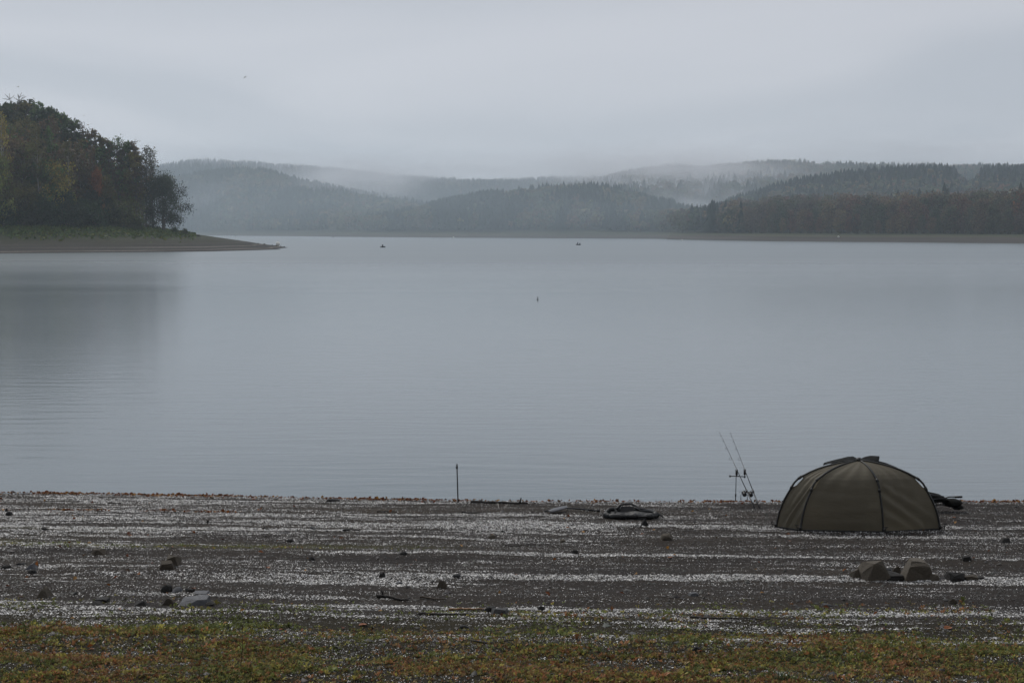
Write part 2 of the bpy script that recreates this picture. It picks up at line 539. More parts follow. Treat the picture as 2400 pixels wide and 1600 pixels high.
for l in range(NL):
    an = rng.random(n) * 2 * np.pi; lean = 0.3 + 0.9 * rng.random(n)
    d = np.stack([np.cos(an) * np.sin(lean), np.sin(an) * np.sin(lean), np.cos(lean)], 1)
    s = np.stack([-np.sin(an), np.cos(an), 0 * an], 1)
    L = (hgt * (0.6 + 0.8 * rng.random(n)))[:, None]
    w = L * 0.26
    b0 = np.stack([x, y, z - 0.003], 1) + 0.010 * rng.normal(0, 1, (n, 3)) * np.array([1, 1, 0])
    Vs.append(np.stack([b0, b0 + d * L * .75 + s * w * 1.2, b0 + d * L - s * w * .8], 1))
    Cs.append(colr * (0.75 + 0.5 * rng.random((n, 1))))
V = np.concatenate(Vs).reshape(-1, 3); C = np.repeat(np.concatenate(Cs), 3, 0)
i = np.arange(n * NL) * 3
F = np.stack([i, i + 1, i + 2], 1)
o = link('ground_weeds', np_mesh('ground_weeds', V, F, C), attr_mat('weed_leaf', 0.6, 0.3, 0.3))
tag(o, 'low green and reddish weeds carpeting the near shore', 'weeds', None, 'stuff')

# leaf litter along the water line
def leaf_litter():
    n = 7000
    x = rng.uniform(-13.5, 13.5, n)
    t = 0.28 + np.abs(rng.normal(0, 0.16, n))
    m = (0.25 + 0.75 * sstep((fbm(x * 0.9, 0 * x, 95) - .35) / .25)) * (0.45 + 0.55 * sstep((-x + 1) / 5) + 0.35 * sstep((x - 6) / 2))
    k = rng.random(n) < m
    x, t = x[k], t[k]
    y = shore_y(x) - t
    # a second thin line higher up the beach on the left
    n2 = 420
    x2 = rng.uniform(-11.5, -4.5, n2); k2 = rng.random(n2) < sstep((vnoise(x2 * 1.1, 0 * x2, 97) - .3) / .3)
    x2 = x2[k2]; y2 = 28.5 - 0.055 * x2 - tpx(1209) + 0.16 * (fbm(x2 * .35, 0 * x2, 41) - .5) + rng.normal(0, .03, len(x2))
    x3, y3 = strip_points(260)
    x = np.concatenate([x, x2, x3]); y = np.concatenate([y, y2, y3])
    n = len(x)
    z = ground(x, y) + 0.006 + 0.018 * rng.random(n)
    V, F = scatter_quads(x, y, z, 0.016 + 0.034 * rng.random(n) ** 1.5, 0.75, 0.6, 0.5)
    pal = np.array([[.20, .065, .018], [.26, .095, .022], [.13, .040, .016], [.09, .05, .025], [.34, .18, .05], [.17, .05, .015]])
    c = pal[rng.integers(0, len(pal), n)] * (0.7 + .6 * rng.random((n, 1)))
    o = link('leaf_litter', np_mesh('leaf_litter', V, F, np.repeat(c, 4, 0)), attr_mat('dead_leaf', 0.6, 0.3, 0.25))
    tag(o, 'orange brown leaves washed up along the waterline', 'leaves', None, 'stuff')
leaf_litter()

# ------------------------------------------------------------------ wooded spit on the left
POLY = np.array([(-460, 285), (-250, 340), (-135, 374), (-104, 398), (-87, 416), (-75, 463), (-80, 488), (-82, 524), (-92, 548), (-122, 578), (-190, 615), (-460, 680)], float)
def spit_dist(x, y):
    x = np.asarray(x, float); y = np.asarray(y, float)
    dmin = np.full(x.shape, 1e9); inside = np.zeros(x.shape, bool)
    for i in range(len(POLY)):
        a, b = POLY[i], POLY[(i + 1) % len(POLY)]
        if i < len(POLY) - 1:
            ab = b - a
            t = np.clip(((x - a[0]) * ab[0] + (y - a[1]) * ab[1]) / (ab @ ab), 0, 1)
            dmin = np.minimum(dmin, np.hypot(x - a[0] - t * ab[0], y - a[1] - t * ab[1]))
        cr = ((a[1] > y) != (b[1] > y)) & (x < (b[0] - a[0]) * (y - a[1]) / (b[1] - a[1] + 1e-9) + a[0])
        inside ^= cr
    return np.where(inside, dmin, -dmin)
def spit_z(x, y):
    d = spit_dist(x, y)
    d = d + 1.6 * (fbm(np.asarray(x) * .08, np.asarray(y) * .08, 21) - .5)
    z = np.where(d < 0, 0.25 * d, 0.15 * d)
    z = np.where(d > 48, 7.2 + 0.11 * (d - 48), z)
    z = z + np.where(d > 2, 0.25 * (fbm(np.asarray(x) * .25, np.asarray(y) * .25, 22) - .5), 0)
    return np.clip(z, -2.5, 24)
def spit_material():
    t = NT('spit_bank')
    v = t.coord()
    sep = t.n('ShaderNodeSeparateXYZ'); t.l(v, sep.inputs[0])
    zz = t.math('ADD', sep.outputs[2], t.math('MULTIPLY', t.math('SUBTRACT', t.noise(t.coord(scale=(.12, .12, .12)), 1.0, 4), 0.5), 1.6))
    col = t.ramp(t.math('DIVIDE', zz, 12.0, True), [(0.0, (0.022, 0.018, 0.015)), (0.14, (0.025, 0.021, 0.015)), (0.26, (0.028, 0.027, 0.012)), (0.38, (0.030, 0.038, 0.012)), (0.55, (0.036, 0.060, 0.015)), (0.75, (0.015, 0.018, 0.008))])
    # pale and dark strand lines low on the bank
    zs = t.coord(scale=(0.010, 0.010, 2.6))
    nzs = t.noise(zs, 1.0, 4, 0.6)
    st = t.math('ADD', 0.5, t.math('MULTIPLY', t.math('SINE', t.math('ADD', t.math('MULTIPLY', sep.outputs[2], 7.5), t.math('MULTIPLY', nzs, 9.0))), t.math('MULTIPLY', nzs, 0.22)))
    low = t.math('SUBTRACT', 1.0, t.math('DIVIDE', sep.outputs[2], 2.6, True), True)
    pale = t.math('MULTIPLY', t.math('MULTIPLY', t.math('SUBTRACT', st, 0.55), 16.0, True), low, True)
    dark = t.math('MULTIPLY', t.math('MULTIPLY', t.math('SUBTRACT', 0.47, st), 14.0, True), low, True)
    col = t.mix(col, (0.26, 0.235, 0.20), t.math('MULTIPLY', pale, 0.75))
    col = t.mix(col, (0.022, 0.020, 0.019), t.math('MULTIPLY', dark, 0.8))
    f = t.noise(v, 0.9, 6, 0.7)
    col = t.mix(col, t.ramp(f, [(0.25, 0.55), (0.75, 1.4)]), 1.0, 'MULTIPLY')
    nb = t.bump(t.noise(v, 1.6, 5, 0.7), 0.8, 0.5)
    return t.done(t.pbsdf(col, 0.85, nb, 0.2))
xs = np.concatenate([np.linspace(-460, -220, 50), np.linspace(-217, -62, 130)])
ys = np.linspace(280, 690, 190)
gx, gy = np.meshgrid(xs, ys)
V = np.stack([gx.ravel(), gy.ravel(), spit_z(gx, gy).ravel()], 1)
o = link('spit_terrain', np_mesh('spit_terrain', V, grid_faces(*gx.shape), None, True), spit_material())
tag(o, 'bare sloping bank of the wooded spit on the left', None, None, 'structure')

# ------------------------------------------------------------------ far shores and hills (heights built ridge by ridge)
PXA = lambda px: (np.asarray(px, float) - 1200.0) / FPX
SH_PX = np.array([-900, 100, 484, 796, 1064, 1400, 1550, 1575, 1796, 2400, 2900, 3600])
SH_PY = np.array([551.0, 551.2, 552, 555, 557, 559, 559.7, 561.6, 565.4, 571, 574, 578])
SH_D = CAM_H * FPX / (SH_PY - 545.0)
def shore_depth(a):
    px = 1200 + FPX * a
    return np.interp(px, SH_PX, SH_D) * (1 + 0.012 * (vnoise(px * 0.02, 0 * px, 14) - .5))
TREE = 21.0
LAYERS = {  # ridge depth, foot depth (None: bank top), (pixel column, skyline row)
    'mid':   (1800, None, [(850, 520), (1000, 478), (1100, 457), (1200, 445), (1280, 436), (1350, 431), (1430, 438), (1500, 455), (1570, 475), (1650, 505), (1720, 530)]),
    'left':  (3000, None, [(-700, 400), (0, 420), (300, 419), (400, 417), (480, 402), (560, 394), (630, 398), (700, 420), (774, 436), (850, 452), (950, 466), (1060, 490), (1200, 525)]),
    'lfar':  (3900, 3000, [(-700, 380), (0, 392), (380, 388), (435, 378), (500, 375), (590, 381), (700, 389), (800, 395), (880, 405), (930, 411), (1000, 416), (1100, 421), (1200, 421), (1300, 416), (1400, 413), (1550, 420), (1800, 460)]),
    'rfar':  (2900, 1700, [(1200, 470), (1320, 436), (1430, 412), (1500, 399), (1580, 391), (1640, 395), (1700, 387), (1780, 382), (1840, 379), (1900, 384), (1960, 386), (2100, 391), (2400, 391), (3000, 380)]),
    'rmid':  (1700, 1050, [(1650, 500), (1720, 468), (1796, 445), (1850, 428), (1950, 412), (2060, 400), (2170, 394), (2225, 396), (2250, 424), (2275, 424), (2300, 398), (2400, 396), (2900, 385)]),
}
def base_z(a):
    return np.interp(1200 + FPX * np.asarray(a), [400, 1400, 1600, 2400], [8.0, 7.0, 5.0, 4.4])
def layer_H(key, a):
    D, F, pts = LAYERS[key]
    p = np.array(pts, float)
    py = np.interp(1200 + FPX * a, p[:, 0], p[:, 1], left=540, right=540)
    return np.maximum(CAM_H + (545 - py) / FPX * D - TREE, 0)
def far_z(a, Y):
    S = shore_depth(a)
    bz = base_z(a)
    z = np.clip((Y - S) * 0.11, -3, bz)
    bank_top = S + 66
    z = np.where(Y > bank_top, bz + 0.012 * (Y - bank_top), z)
    for key, (D, F, _) in LAYERS.items():
        H = layer_H(key, a)
        f = np.maximum(bank_top + 10, F if F else 0)
        f = np.minimum(f, D - 150)
        t = (Y - f) / (D - f)
        up = H * np.where(t <= 0, 0, np.sin(np.clip(t, 0, 1) * np.pi / 2) ** 1.25)
        back = H * (1 - 0.35 * sstep((Y - D) / 600))
        hz = np.where(Y <= D, up, back)
        z = np.where(Y > bank_top, np.maximum(z, hz), z)
    return z
aa = np.linspace(-0.62, 0.62, 240)
dd = np.concatenate([np.linspace(560, 2000, 130), np.linspace(2015, 4600, 90)])
ga, gd = np.meshgrid(aa, dd)
zf = far_z(ga, gd)
V = np.stack([(ga * gd).ravel(), gd.ravel(), zf.ravel()], 1)
def far_material():
    t = NT('far_land')
    v = t.coord()
    sep = t.n('ShaderNodeSeparateXYZ'); t.l(v, sep.inputs[0])
    zz = t.math('ADD', sep.outputs[2], t.math('MULTIPLY', t.noise(t.coord(scale=(.01, .01, .01)), 1.0, 4), 1.5))
    col = t.ramp(t.math('DIVIDE', zz, 10.0, True), [(0.0, (0.10, 0.092, 0.082)), (0.05, (0.060, 0.052, 0.047)), (0.34, (0.062, 0.053, 0.045)), (0.42, (0.055, 0.058, 0.034)), (0.52, (0.040, 0.046, 0.024)), (0.85, (0.02, 0.024, 0.012))])
    st = t.noise(t.coord(scale=(0.004, 0.004, 1.4)), 1.0, 3)
    col = t.mix(col, t.ramp(st, [(0.35, 0.7), (0.65, 1.35)]), 1.0, 'MULTIPLY')
    return t.done(t.pbsdf(col, 0.9, None, 0.1))
o = link('far_hills', np_mesh('far_hills', V, grid_faces(*ga.shape), None, True), far_material())
tag(o, 'far shore banks and wooded hills across the lake', None, None, 'structure')

# ---- low-detail tree shapes for the far woods
def conifer_arrays(seed, whorls=8, blades=6, light=False):
    g = np.random.default_rng(seed)
    V = []; F = []
    for w in range(whorls):
        h = 0.12 + 0.85 * w / whorls
        rad = (1 - h) * 0.21 + 0.012
        for b in range(blades):
            an = 2 * math.pi * (b + g.random()) / blades
            rr = rad * (0.7 + 0.6 * g.random())
            wd = 0.55 * rr + 0.01
            c, s = math.cos(an), math.sin(an)
            i = len(V)
            top = min(1.0, h + 0.20)
            V += [(0, 0, top), (c * rr - s * wd, s * rr + c * wd, h - 0.03), (c * rr * 1.15, s * rr * 1.15, h - 0.06), (c * rr + s * wd, s * rr - c * wd, h - 0.03)]
            F += [(i, i + 1, i + 3)] if light else [(i, i + 1, i + 2), (i, i + 2, i + 3)]
    return np.array(V), np.array(F)
def broad_arrays(seed, n=46, size=0.15):
    g = np.random.default_rng(seed)
    V = []; F = []
    lobes = [(g.normal(0, .13), g.normal(0, .13), 0.50 + 0.30 * g.random(), 0.17 + 0.08 * g.random()) for _ in range(6)] + [(0, 0, .80, .18), (0, 0, .42, .24)]
    for q in range(n):
        lx, ly, lz, lr = lobes[q % len(lobes)]
        d = g.normal(0, 1, 3); d /= np.linalg.norm(d); d[2] = abs(d[2]) * 0.9 if g.random() < .75 else d[2]
        p = np.array([lx, ly, lz]) + d * lr * (0.75 + 0.35 * g.random())
        nn = d + g.normal(0, .35, 3); nn /= np.linalg.norm(nn)
        a = np.cross(nn, [0.3, 0.5, 0.8]); a /= np.linalg.norm(a); b = np.cross(nn, a)
        s = size * (0.6 + 0.6 * g.random())
        i = len(V)
        V += [p + a * s * .6, p + b * s * .55, p - a * s * .5, p - b * s * .6]
        F += [(i, i + 1, i + 2), (i, i + 2, i + 3)]
    return np.array(V), np.array(F)
CON = [conifer_arrays(s, 8, 6, True) for s in range(4)]
BRO = [broad_arrays(s + 20, 36, .17) for s in range(5)]
def forest_mesh(name, a, Y, h, is_con, cols, wid):
    x = a * Y; z = far_z(a, Y) - 0.5
    Vs, Fs, Cs, off = [], [], [], 0
    kind = rng.integers(0, 5, len(a))
    for tmpl_list, sel in ((CON, is_con), (BRO, ~is_con)):
        for ti, (tv, tf) in enumerate(tmpl_list):
            idx = np.nonzero(sel & (kind % len(tmpl_list) == ti))[0]
            if not len(idx): continue
            yaw = rng.random(len(idx)) * 2 * np.pi
            c, s = np.cos(yaw)[:, None], np.sin(yaw)[:, None]
            hw = (h[idx] * wid[idx])[:, None]
            P = np.stack([(tv[None, :, 0] * c - tv[None, :, 1] * s) * hw + x[idx][:, None], (tv[None, :, 0] * s + tv[None, :, 1] * c) * hw + Y[idx][:, None], tv[None, :, 2] * h[idx][:, None] + z[idx][:, None]], 2)
            Vs.append(P.reshape(-1, 3))
            Fs.append((tf[None] + (off + np.arange(len(idx)) * len(tv))[:, None, None]).reshape(-1, 3))
            cc = cols[idx][:, None, :] * (0.8 + 0.4 * rng.random((len(idx), len(tv), 1)))
            Cs.append(cc.reshape(-1, 3)); off += len(idx) * len(tv)
    return np_mesh(name, np.concatenate(Vs), np.concatenate(Fs), np.concatenate(Cs))
FOREST_MAT = attr_mat('far_foliage', 0.8, 0.1, 0.15)
def con_col(n): return np.array([0.018, 0.030, 0.021]) * (0.6 + .8 * rng.random((n, 1)))
BR_PAL = np.array([[.065, .075, .032], [.095, .070, .032], [.050, .070, .036], [.130, .090, .036], [.115, .060, .034], [.090, .095, .050], [.18, .16, .07]])
def br_col(n): return BR_PAL[rng.choice(len(BR_PAL), n, p=[.27, .17, .25, .1, .08, .1, .03])] * (0.5 + 1.0 * rng.random((n, 1)))
def forest(name, label, px0, px1, y_lo, y_hi, n, con_fn, hh=(17, 25)):
    a = PXA(rng.uniform(px0, px1, n)); S = shore_depth(a) + 64
    lo = np.maximum(S, y_lo) if y_lo else S
    u = rng.random(n)
    Y = lo + (y_hi - lo) * u
    k = (Y > S)
    a, Y = a[k], Y[k]; n = len(a)
    pc = con_fn(1200 + FPX * a, Y, fbm(a * 60, Y * 0.006, 51), u[k])
    con = rng.random(n) < pc
    h = rng.uniform(hh[0], hh[1], n) * np.where(con, 1.08, 0.92)
    edge = (Y - (shore_depth(a) + 64)) < 18
    h = np.where(edge & ~con, h * rng.uniform(.35, .9, n), h)
    cols = np.where(con[:, None], con_col(n), br_col(n))
    wid = np.where(con, rng.uniform(.85, 1.2, n), rng.uniform(.75, 1.15, n))
    o = link(name, forest_mesh(name, a, Y, h, con, cols, wid), FOREST_MAT)
    tag(o, label, 'forest', None, 'stuff')
forest('left_forest', 'misty mixed forest covering the far hillside behind the spit', 330, 1130, None, 3060, 4700, lambda p, Y, f, u: np.clip((f - .42) * 5 + 1.2 * (u - .35), 0, 1))
forest('far_left_forest', 'pale forest along the farthest ridge fading into cloud', 330, 1600, 3450, 3960, 3600, lambda p, Y, f, u: np.clip((f - .30) * 5, 0, 1))
forest('middle_forest', 'mixed forest on the low hill at the middle of the far shore', 860, 1740, None, 1850, 3200, lambda p, Y, f, u: np.clip((f - .45) * 6 + 1.5 * (u - .25), 0, .95))
forest('far_right_forest', 'pale forest on the right hand ridge fading into cloud', 1230, 2520, 2000, 2950, 4000, lambda p, Y, f, u: np.clip((f - .5) * 5 + .2, 0, 1))
forest('right_slope_forest', 'dark spruce stands on the slope above the right shore', 1660, 2520, 1150, 1740, 2600, lambda p, Y, f, u: np.where((p > 2236) & (p < 2292), .1, np.clip(.35 + (u - .3) * 2, 0, 1)))

# ------------------------------------------------------------------ detailed trees
def leaf_cards(pts, size, g, up_bias=0.2, droop=0.0):
    n = len(pts)
    nn = g.normal(0, 1, (n, 3)); nn[:, 2] += up_bias; nn /= np.linalg.norm(nn, axis=1, keepdims=True)
    a = np.cross(nn, g.normal(0, 1, (n, 3))); a /= np.linalg.norm(a, axis=1, keepdims=True); b = np.cross(nn, a)
    s = size * (0.6 + 0.8 * g.random((n, 1)))
    if droop:
        a = a * (1 - droop) + np.array([[0, 0, -1]]) * droop * 1.6
    V = np.stack([pts + a * s, pts + b * s * .5, pts - a * s, pts - b * s * .5], 1).reshape(-1, 3)
    i = np.arange(n) * 4
    return V, np.stack([i, i + 1, i + 2, i + 3], 1)
def tree_template(name, seed, H, W, base, limbs=16, leaves=30, leaf=0.42, bare=0.0, profile='round', trunk_r=None, subs=5, spread=0.9, droop=0.0, twig=.006):
    """trunk mesh (bole, limbs, twigs) and crown mesh of leaf clumps"""
    g = np.random.default_rng(seed); mb = MB()
    tr = trunk_r or H * 0.014
    pts = []; lean = g.normal(0, .02, 2)
    for i in range(9):
        t = i / 8
        pts.append(Vector((lean[0] * H * t + g.normal(0, .004) * H, lean[1] * H * t + g.normal(0, .004) * H, H * .95 * t)))
    pts[0].x = pts[0].y = 0
    mb.tube(pts, [tr * (1.35 if i == 0 else 1) * (1 - .9 * i / 8) + .02 for i in range(9)], 7)
    P = []; C = []
    for q in range(limbs):
        t = base + (0.97 - base) * ((q + g.random() * .8) / limbs)
        f = t * 8; i0 = min(int(f), 7); p0 = pts[i0].lerp(pts[i0 + 1], f - i0)
        u = (t - base) / (1 - base)
        if profile == 'round': wr = math.sin(math.pi * min(1, .18 + .82 * u)) ** .6
        elif profile == 'cone': wr = 1.05 - u * .85
        else: wr = .55 + .45 * math.sin(math.pi * u)
        L = W * .5 * max(wr, .25) * (.75 + .5 * g.random())
        an = q * 2.4 + g.normal(0, .3); el = R(20 + 45 * u + g.normal(0, 8))
        d = Vector((math.cos(an) * math.cos(el), math.sin(an) * math.cos(el), math.sin(el)))
        lp = [p0]
        for s in range(4):
            d2 = (d + Vector(g.normal(0, .14, 3)) + Vector((0, 0, .10 * s))).normalized()
            lp.append(lp[-1] + d2 * L / 4)
        r0 = tr * (1 - .85 * t) * .45 + .02
        mb.tube(lp, [r0, r0 * .8, r0 * .6, r0 * .4, r0 * .15 + .008], 4, False)
        for sidx in range(subs):
            b = lp[1 + sidx % 4].lerp(lp[min(4, 2 + sidx % 4)], g.random())
            sd_ = (d + Vector(g.normal(0, .75, 3)) + Vector((0, 0, .25))).normalized()
            e1 = b + sd_ * L * .22; e2 = e1 + (sd_ + Vector(g.normal(0, .3, 3))).normalized() * L * .25
            mb.tube([b, e1, e2], [r0 * .4 + twig * 1.4, r0 * .25 + twig, twig], 3, False)
            if g.random() < bare: continue
            nl = int(leaves * (.5 + g.random()))
            cl = np.array(e2)[None] + g.normal(0, 1, (nl, 3)) * np.array([spread, spread, spread * .75]) * (W / 9)
            if droop: cl[:, 2] -= droop * g.random(nl) * W * .28
            P.append(cl); C.append(np.full((nl, 1), .55 + .9 * g.random()) * (.75 + .5 * g.random((nl, 1))))
    tm = mb.mesh(name + '_trunk', True)
    P = np.concatenate(P); C = np.concatenate(C)
    # leaf tone differs at random by clump and by leaf; sizes vary
    V, F = leaf_cards(P, leaf, g, .3, droop * .5)
    cols = np.repeat(np.clip(C, .2, 2) * np.array([[1, 1, 1]]) * (1 + g.normal(0, .08, (len(C), 3))), 4, 0)
    cm = np_mesh(name + '_crown', V, F, cols)
    return tm, cm, H
BARK = simple_mat('bark', (0.085, 0.072, 0.058), 0.85, 0.5, 1.2, 0.6, 0.05)
PALE_BARK = simple_mat('pale_bark', (0.26, 0.245, 0.215), 0.8, 0.4, 1.2, 0.4, 0.03)
LEAF = foliage_mat('leaf')
TT = {
    'oak':    [tree_template('oak%d' % i, 100 + i, 24, 8.6, .22, 18, 36, .42, .10, 'round', spread=.66) for i in range(3)],
    'tall':   [tree_template('tall%d' % i, 110 + i, 27, 6.4, .25, 20, 30, .38, .16, 'column', spread=.66) for i in range(3)],
    'open':   [tree_template('open%d' % i, 120 + i, 25, 7.6, .28, 17, 16, .28, .30, 'round', subs=7, twig=.03, spread=.75) for i in range(3)],
    'bare':   [tree_template('bare%d' % i, 130 + i, 25, 8, .35, 17, 7, .2, .75, 'column', subs=9, twig=.04) for i in range(2)],
    'low':    [tree_template('low%d' % i, 140 + i, 13, 10, .08, 18, 46, .36, .0, 'round') for i in range(3)],
    'willow': [tree_template('willow0', 150, 14, 11.5, .18, 22, 130, .24, .0, 'round', trunk_r=.62, subs=6, spread=.85, droop=.40)],
    'bush':   [tree_template('bush%d' % i, 160 + i, 4.5, 6, .03, 14, 45, .26, .0, 'round', trunk_r=.10, spread=1.1) for i in range(2)],
    'far':    [tree_template('far%d' % i, 170 + i, 23, 10.5, .10, 16, 11, .80, .0, 'round', spread=1.25) for i in range(4)],
}
def spruce_template(name, seed):
    g = np.random.default_rng(seed); mb = MB()
    H = 26.0
    mb.tube([(0, 0, 0), (0, 0, H * .5), (0, 0, H)], [.28, .18, .02], 6)
    tm = mb.mesh(name + '_trunk')
    V, F = conifer_arrays(seed, 22, 9)
    V = V * np.array([H * .82, H * .82, H]) + g.normal(0, .12, V.shape)
    cols = np.repeat(.7 + .6 * g.random((len(V) // 4, 1)), 4, 0) * np.ones((1, 3))
    return tm, np_mesh(name + '_crown', V, F, cols), H
TT['spruce'] = [spruce_template('spruce%d' % i, 180 + i) for i in range(2)]
def plant_tree(name, kind, loc, H, color, label, cat='tree', group=None, bark=None, wscale=1.0, rz=None):
    tm, cm, H0 = random.choice(TT[kind])
    root = empty(name, loc, random.random() * 6.28 if rz is None else rz)
    s = H / H0
    root.scale = (s * wscale, s * wscale, s)
    if bark is not None:
        tm = tm.copy(); tm.materials.clear(); tm.materials.append(bark)
    link('trunk', tm, BARK, root)
    c = link('crown', cm, LEAF, root)
    c.color = (*color, 1)
    tag(root, label, cat, group)
    return root
DKG, OLV, YOL, RUST, BRN, GRN = (.036, .060, .026), (.120, .105, .032), (.27, .215, .045), (.22, .080, .030), (.120, .080, .038), (.080, .125, .035)
TOP_PX = np.array([-200, -60, 0, 50, 100, 140, 165, 195, 240, 285, 330, 368])
TOP_PY = np.array([215, 232, 238, 252, 250, 262, 290, 300, 325, 330, 345, 372])
CNAMES = {DKG: 'dark green', OLV: 'olive brown', YOL: 'yellowish', RUST: 'rusty orange', BRN: 'brown', GRN: 'green'}
def spit_depth(px, off):
    """depth along this column where the bank lies `off` metres inland of the near shore"""
    Ys = np.linspace(340, 560, 441)
    d = spit_dist((px - 1200) / FPX * Ys, Ys)
    i = np.nonzero(d > off)[0]
    return float(Ys[i[0]]) if len(i) else 480.0
def spit_tree(px, off, fac, kind, color, label, group='trees of the wood on the spit', name='broadleaf_tree', bark=None, top=None, ws=1.0):
    Y = spit_depth(px, off)
    x = (px - 1200) / FPX * Y
    z = float(spit_z(np.array([x]), np.array([Y]))[0]) - .2
    ty = top if top else float(np.interp(px, TOP_PX, TOP_PY))
    H = (CAM_H + (545 - ty) / FPX * Y - z) * fac
    return plant_tree(name, kind, (x, Y, z), H, color, label, 'tree', group, bark, ws)
ORD = ['first', 'second', 'third', 'fourth', 'fifth', 'sixth', 'seventh', 'eighth', 'ninth', 'tenth', 'eleventh', 'twelfth', 'thirteenth', 'fourteenth', 'fifteenth', 'sixteenth', 'seventeenth', 'eighteenth', 'nineteenth', 'twentieth', 'twenty-first', 'twenty-second', 'twenty-third']
G0, G1, G2 = 'tall trees along the crest of the spit wood', 'trees in the body of the spit wood', 'low trees at the foot of the spit wood'
for i, px in enumerate(range(-70, 350, 21)):        # tallest rank, deepest in the wood
    kind = random.choice(['oak', 'tall', 'oak']) if px < 200 else random.choice(['tall', 'open', 'tall'])
    spit_tree(px + random.uniform(-8, 8), 92 + random.uniform(-6, 6), random.uniform(.96, 1.05), kind, random.choice([DKG, GRN, OLV, (.05, .062, .024), BRN]), ORD[i] + ' tall tree from the left along the skyline of the spit wood', G0)
for i, px in enumerate(range(-70, 345, 24)):
    kind = random.choice(['oak', 'tall', 'open'])
    spit_tree(px + random.uniform(-9, 9), 74 + random.uniform(-5, 5), random.uniform(.80, .93), kind, random.choice([OLV, (.17, .14, .04), BRN, GRN, (.14, .095, .04)]), ORD[i] + ' tree from the left in the middle rank of the spit wood', G1)
for i, px in enumerate(range(-60, 335, 29)):
    spit_tree(px + random.uniform(-9, 9), 60 + random.uniform(-4, 4), random.uniform(.48, .72), random.choice(['oak', 'low', 'tall', 'low']), random.choice([DKG, OLV, (.20, .165, .04), BRN, GRN, (.15, .15, .04)]), ORD[i] + ' half height tree from the left in the front of the spit wood', 'half height trees of the spit wood')
for i, px in enumerate(range(-40, 330, 33)):
    spit_tree(px + random.uniform(-8, 8), 51 + random.uniform(-2, 2), random.uniform(.18, .34), 'low', random.choice([DKG, DKG, OLV, (.025, .034, .018)]), ORD[i] + ' low dark tree from the left at the foot of the spit wood', G2)
spit_tree(14, 50, .93, 'open', YOL, 'slender tree with a pale bare trunk at the left frame edge', bark=PALE_BARK, ws=.55)
for i, (px, off, top, c) in enumerate([(95, 53, 300, OLV), (128, 60, 300, GRN), (168, 54, 330, OLV), (196, 58, 335, (.12, .10, .03)), (222, 55, 350, BRN), (286, 54, 370, OLV)]):
    spit_tree(px, off, 1, 'tall', c, ORD[i] + ' slim tree with a tall bare grey stem from the left in the spit wood', 'slim grey stemmed trees of the spit wood', bark=PALE_BARK, top=top, ws=.62)
spit_tree(60, 57, 1, 'open', OLV, 'thin olive tree with a pale stem beside the left frame edge', bark=PALE_BARK, top=330, ws=.6)
spit_tree(2, 49, 1, 'low', (.16, .17, .045), 'bright yellow green tree cut by the left frame edge', top=385, ws=.6)
spit_tree(140, 54, 1, 'low', YOL, 'yellowish tree in the middle of the spit wood', top=400, ws=.65)
spit_tree(232, 52, 1, 'low', RUST, 'rusty orange tree in the spit wood', top=415, ws=.34)
spit_tree(250, 51, 1, 'low', (.09, .075, .022), 'olive yellow tree just right of the rusty orange tree', top=430, ws=.55)
spit_tree(315, 52, 1, 'low', (.15, .13, .03), 'yellow green tree near the right end of the spit wood', top=425, ws=.42)
spit_tree(338, 50, 1, 'tall', (.10, .05, .022), 'russet tree at the right end of the spit wood', top=420, ws=.6)
spit_tree(262, 56, 1, 'bare', OLV, 'nearly bare tree with a pale straight trunk in the spit wood', top=345, bark=PALE_BARK, ws=.9)
spit_tree(305, 64, 1, 'bare', OLV, 'leafless tree with fine twigs on the falling skyline of the spit', top=335)
spit_tree(345, 58, 1, 'open', (.095, .092, .045), 'open crowned pale leaved tree at the end of the tall wood', top=340, ws=.95)
spit_tree(362, 62, 1, 'bare', (.07, .06, .03), 'twiggy half bare tree leaning out at the wood end', top=365, ws=.9)
spit_tree(46, 96, 1.0, 'bare', OLV, 'dead tree whose bare twigs rise above the left skyline', top=232)
spit_tree(205, 92, 1.0, 'bare', OLV, 'bare twigged tree on the middle of the spit skyline', top=295)
spit_tree(386, 46, 1, 'willow', (.050, .062, .040), 'round grey green willow with thick trunk standing at the wood end', name='willow_tree', group=None, top=424, ws=.80)
spit_tree(354, 46, 1, 'low', (.075, .055, .032), 'small brownish tree beside the willow trunk', top=490, ws=.8)
for i, (px, off, h, c, lab) in enumerate([
        (298, 44, 5.8, (.085, .095, .032), 'large rounded yellow green bush before the spit wood'),
        (325, 41, 3.0, (.075, .085, .03), 'small low bush between the round bush and the willow'),
        (275, 46, 4.2, (.045, .055, .022), 'dark bush left of the rounded yellow green bush'),
        (225, 47, 5.5, DKG, 'wide dark bush at the middle of the wood edge'),
        (180, 47, 5.0, (.03, .042, .02), 'dark green bush left of the middle of the wood edge'),
        (120, 48, 5.2, DKG, 'dark bush beneath the yellowish tree'),
        (70, 48, 4.6, (.035, .04, .02), 'dark bush under the thin pale stemmed tree'),
        (20, 48, 5.0, DKG, 'dark bush at the foot of the pale trunk by the frame edge'),
        (412, 42, 1.6, (.06, .08, .03), 'tiny green shrub on the bank right of the willow'),
        (436, 37, 1.5, (.075, .085, .04), 'small pale shrub at the end of the grassy bank')]):
    Y = spit_depth(px, off); x = (px - 1200) / FPX * Y
    plant_tree('bush', 'bush', (x, Y, float(spit_z(np.array([x]), np.array([Y]))[0]) - .15), h, c, lab, 'bush', 'bushes along the spit wood edge')

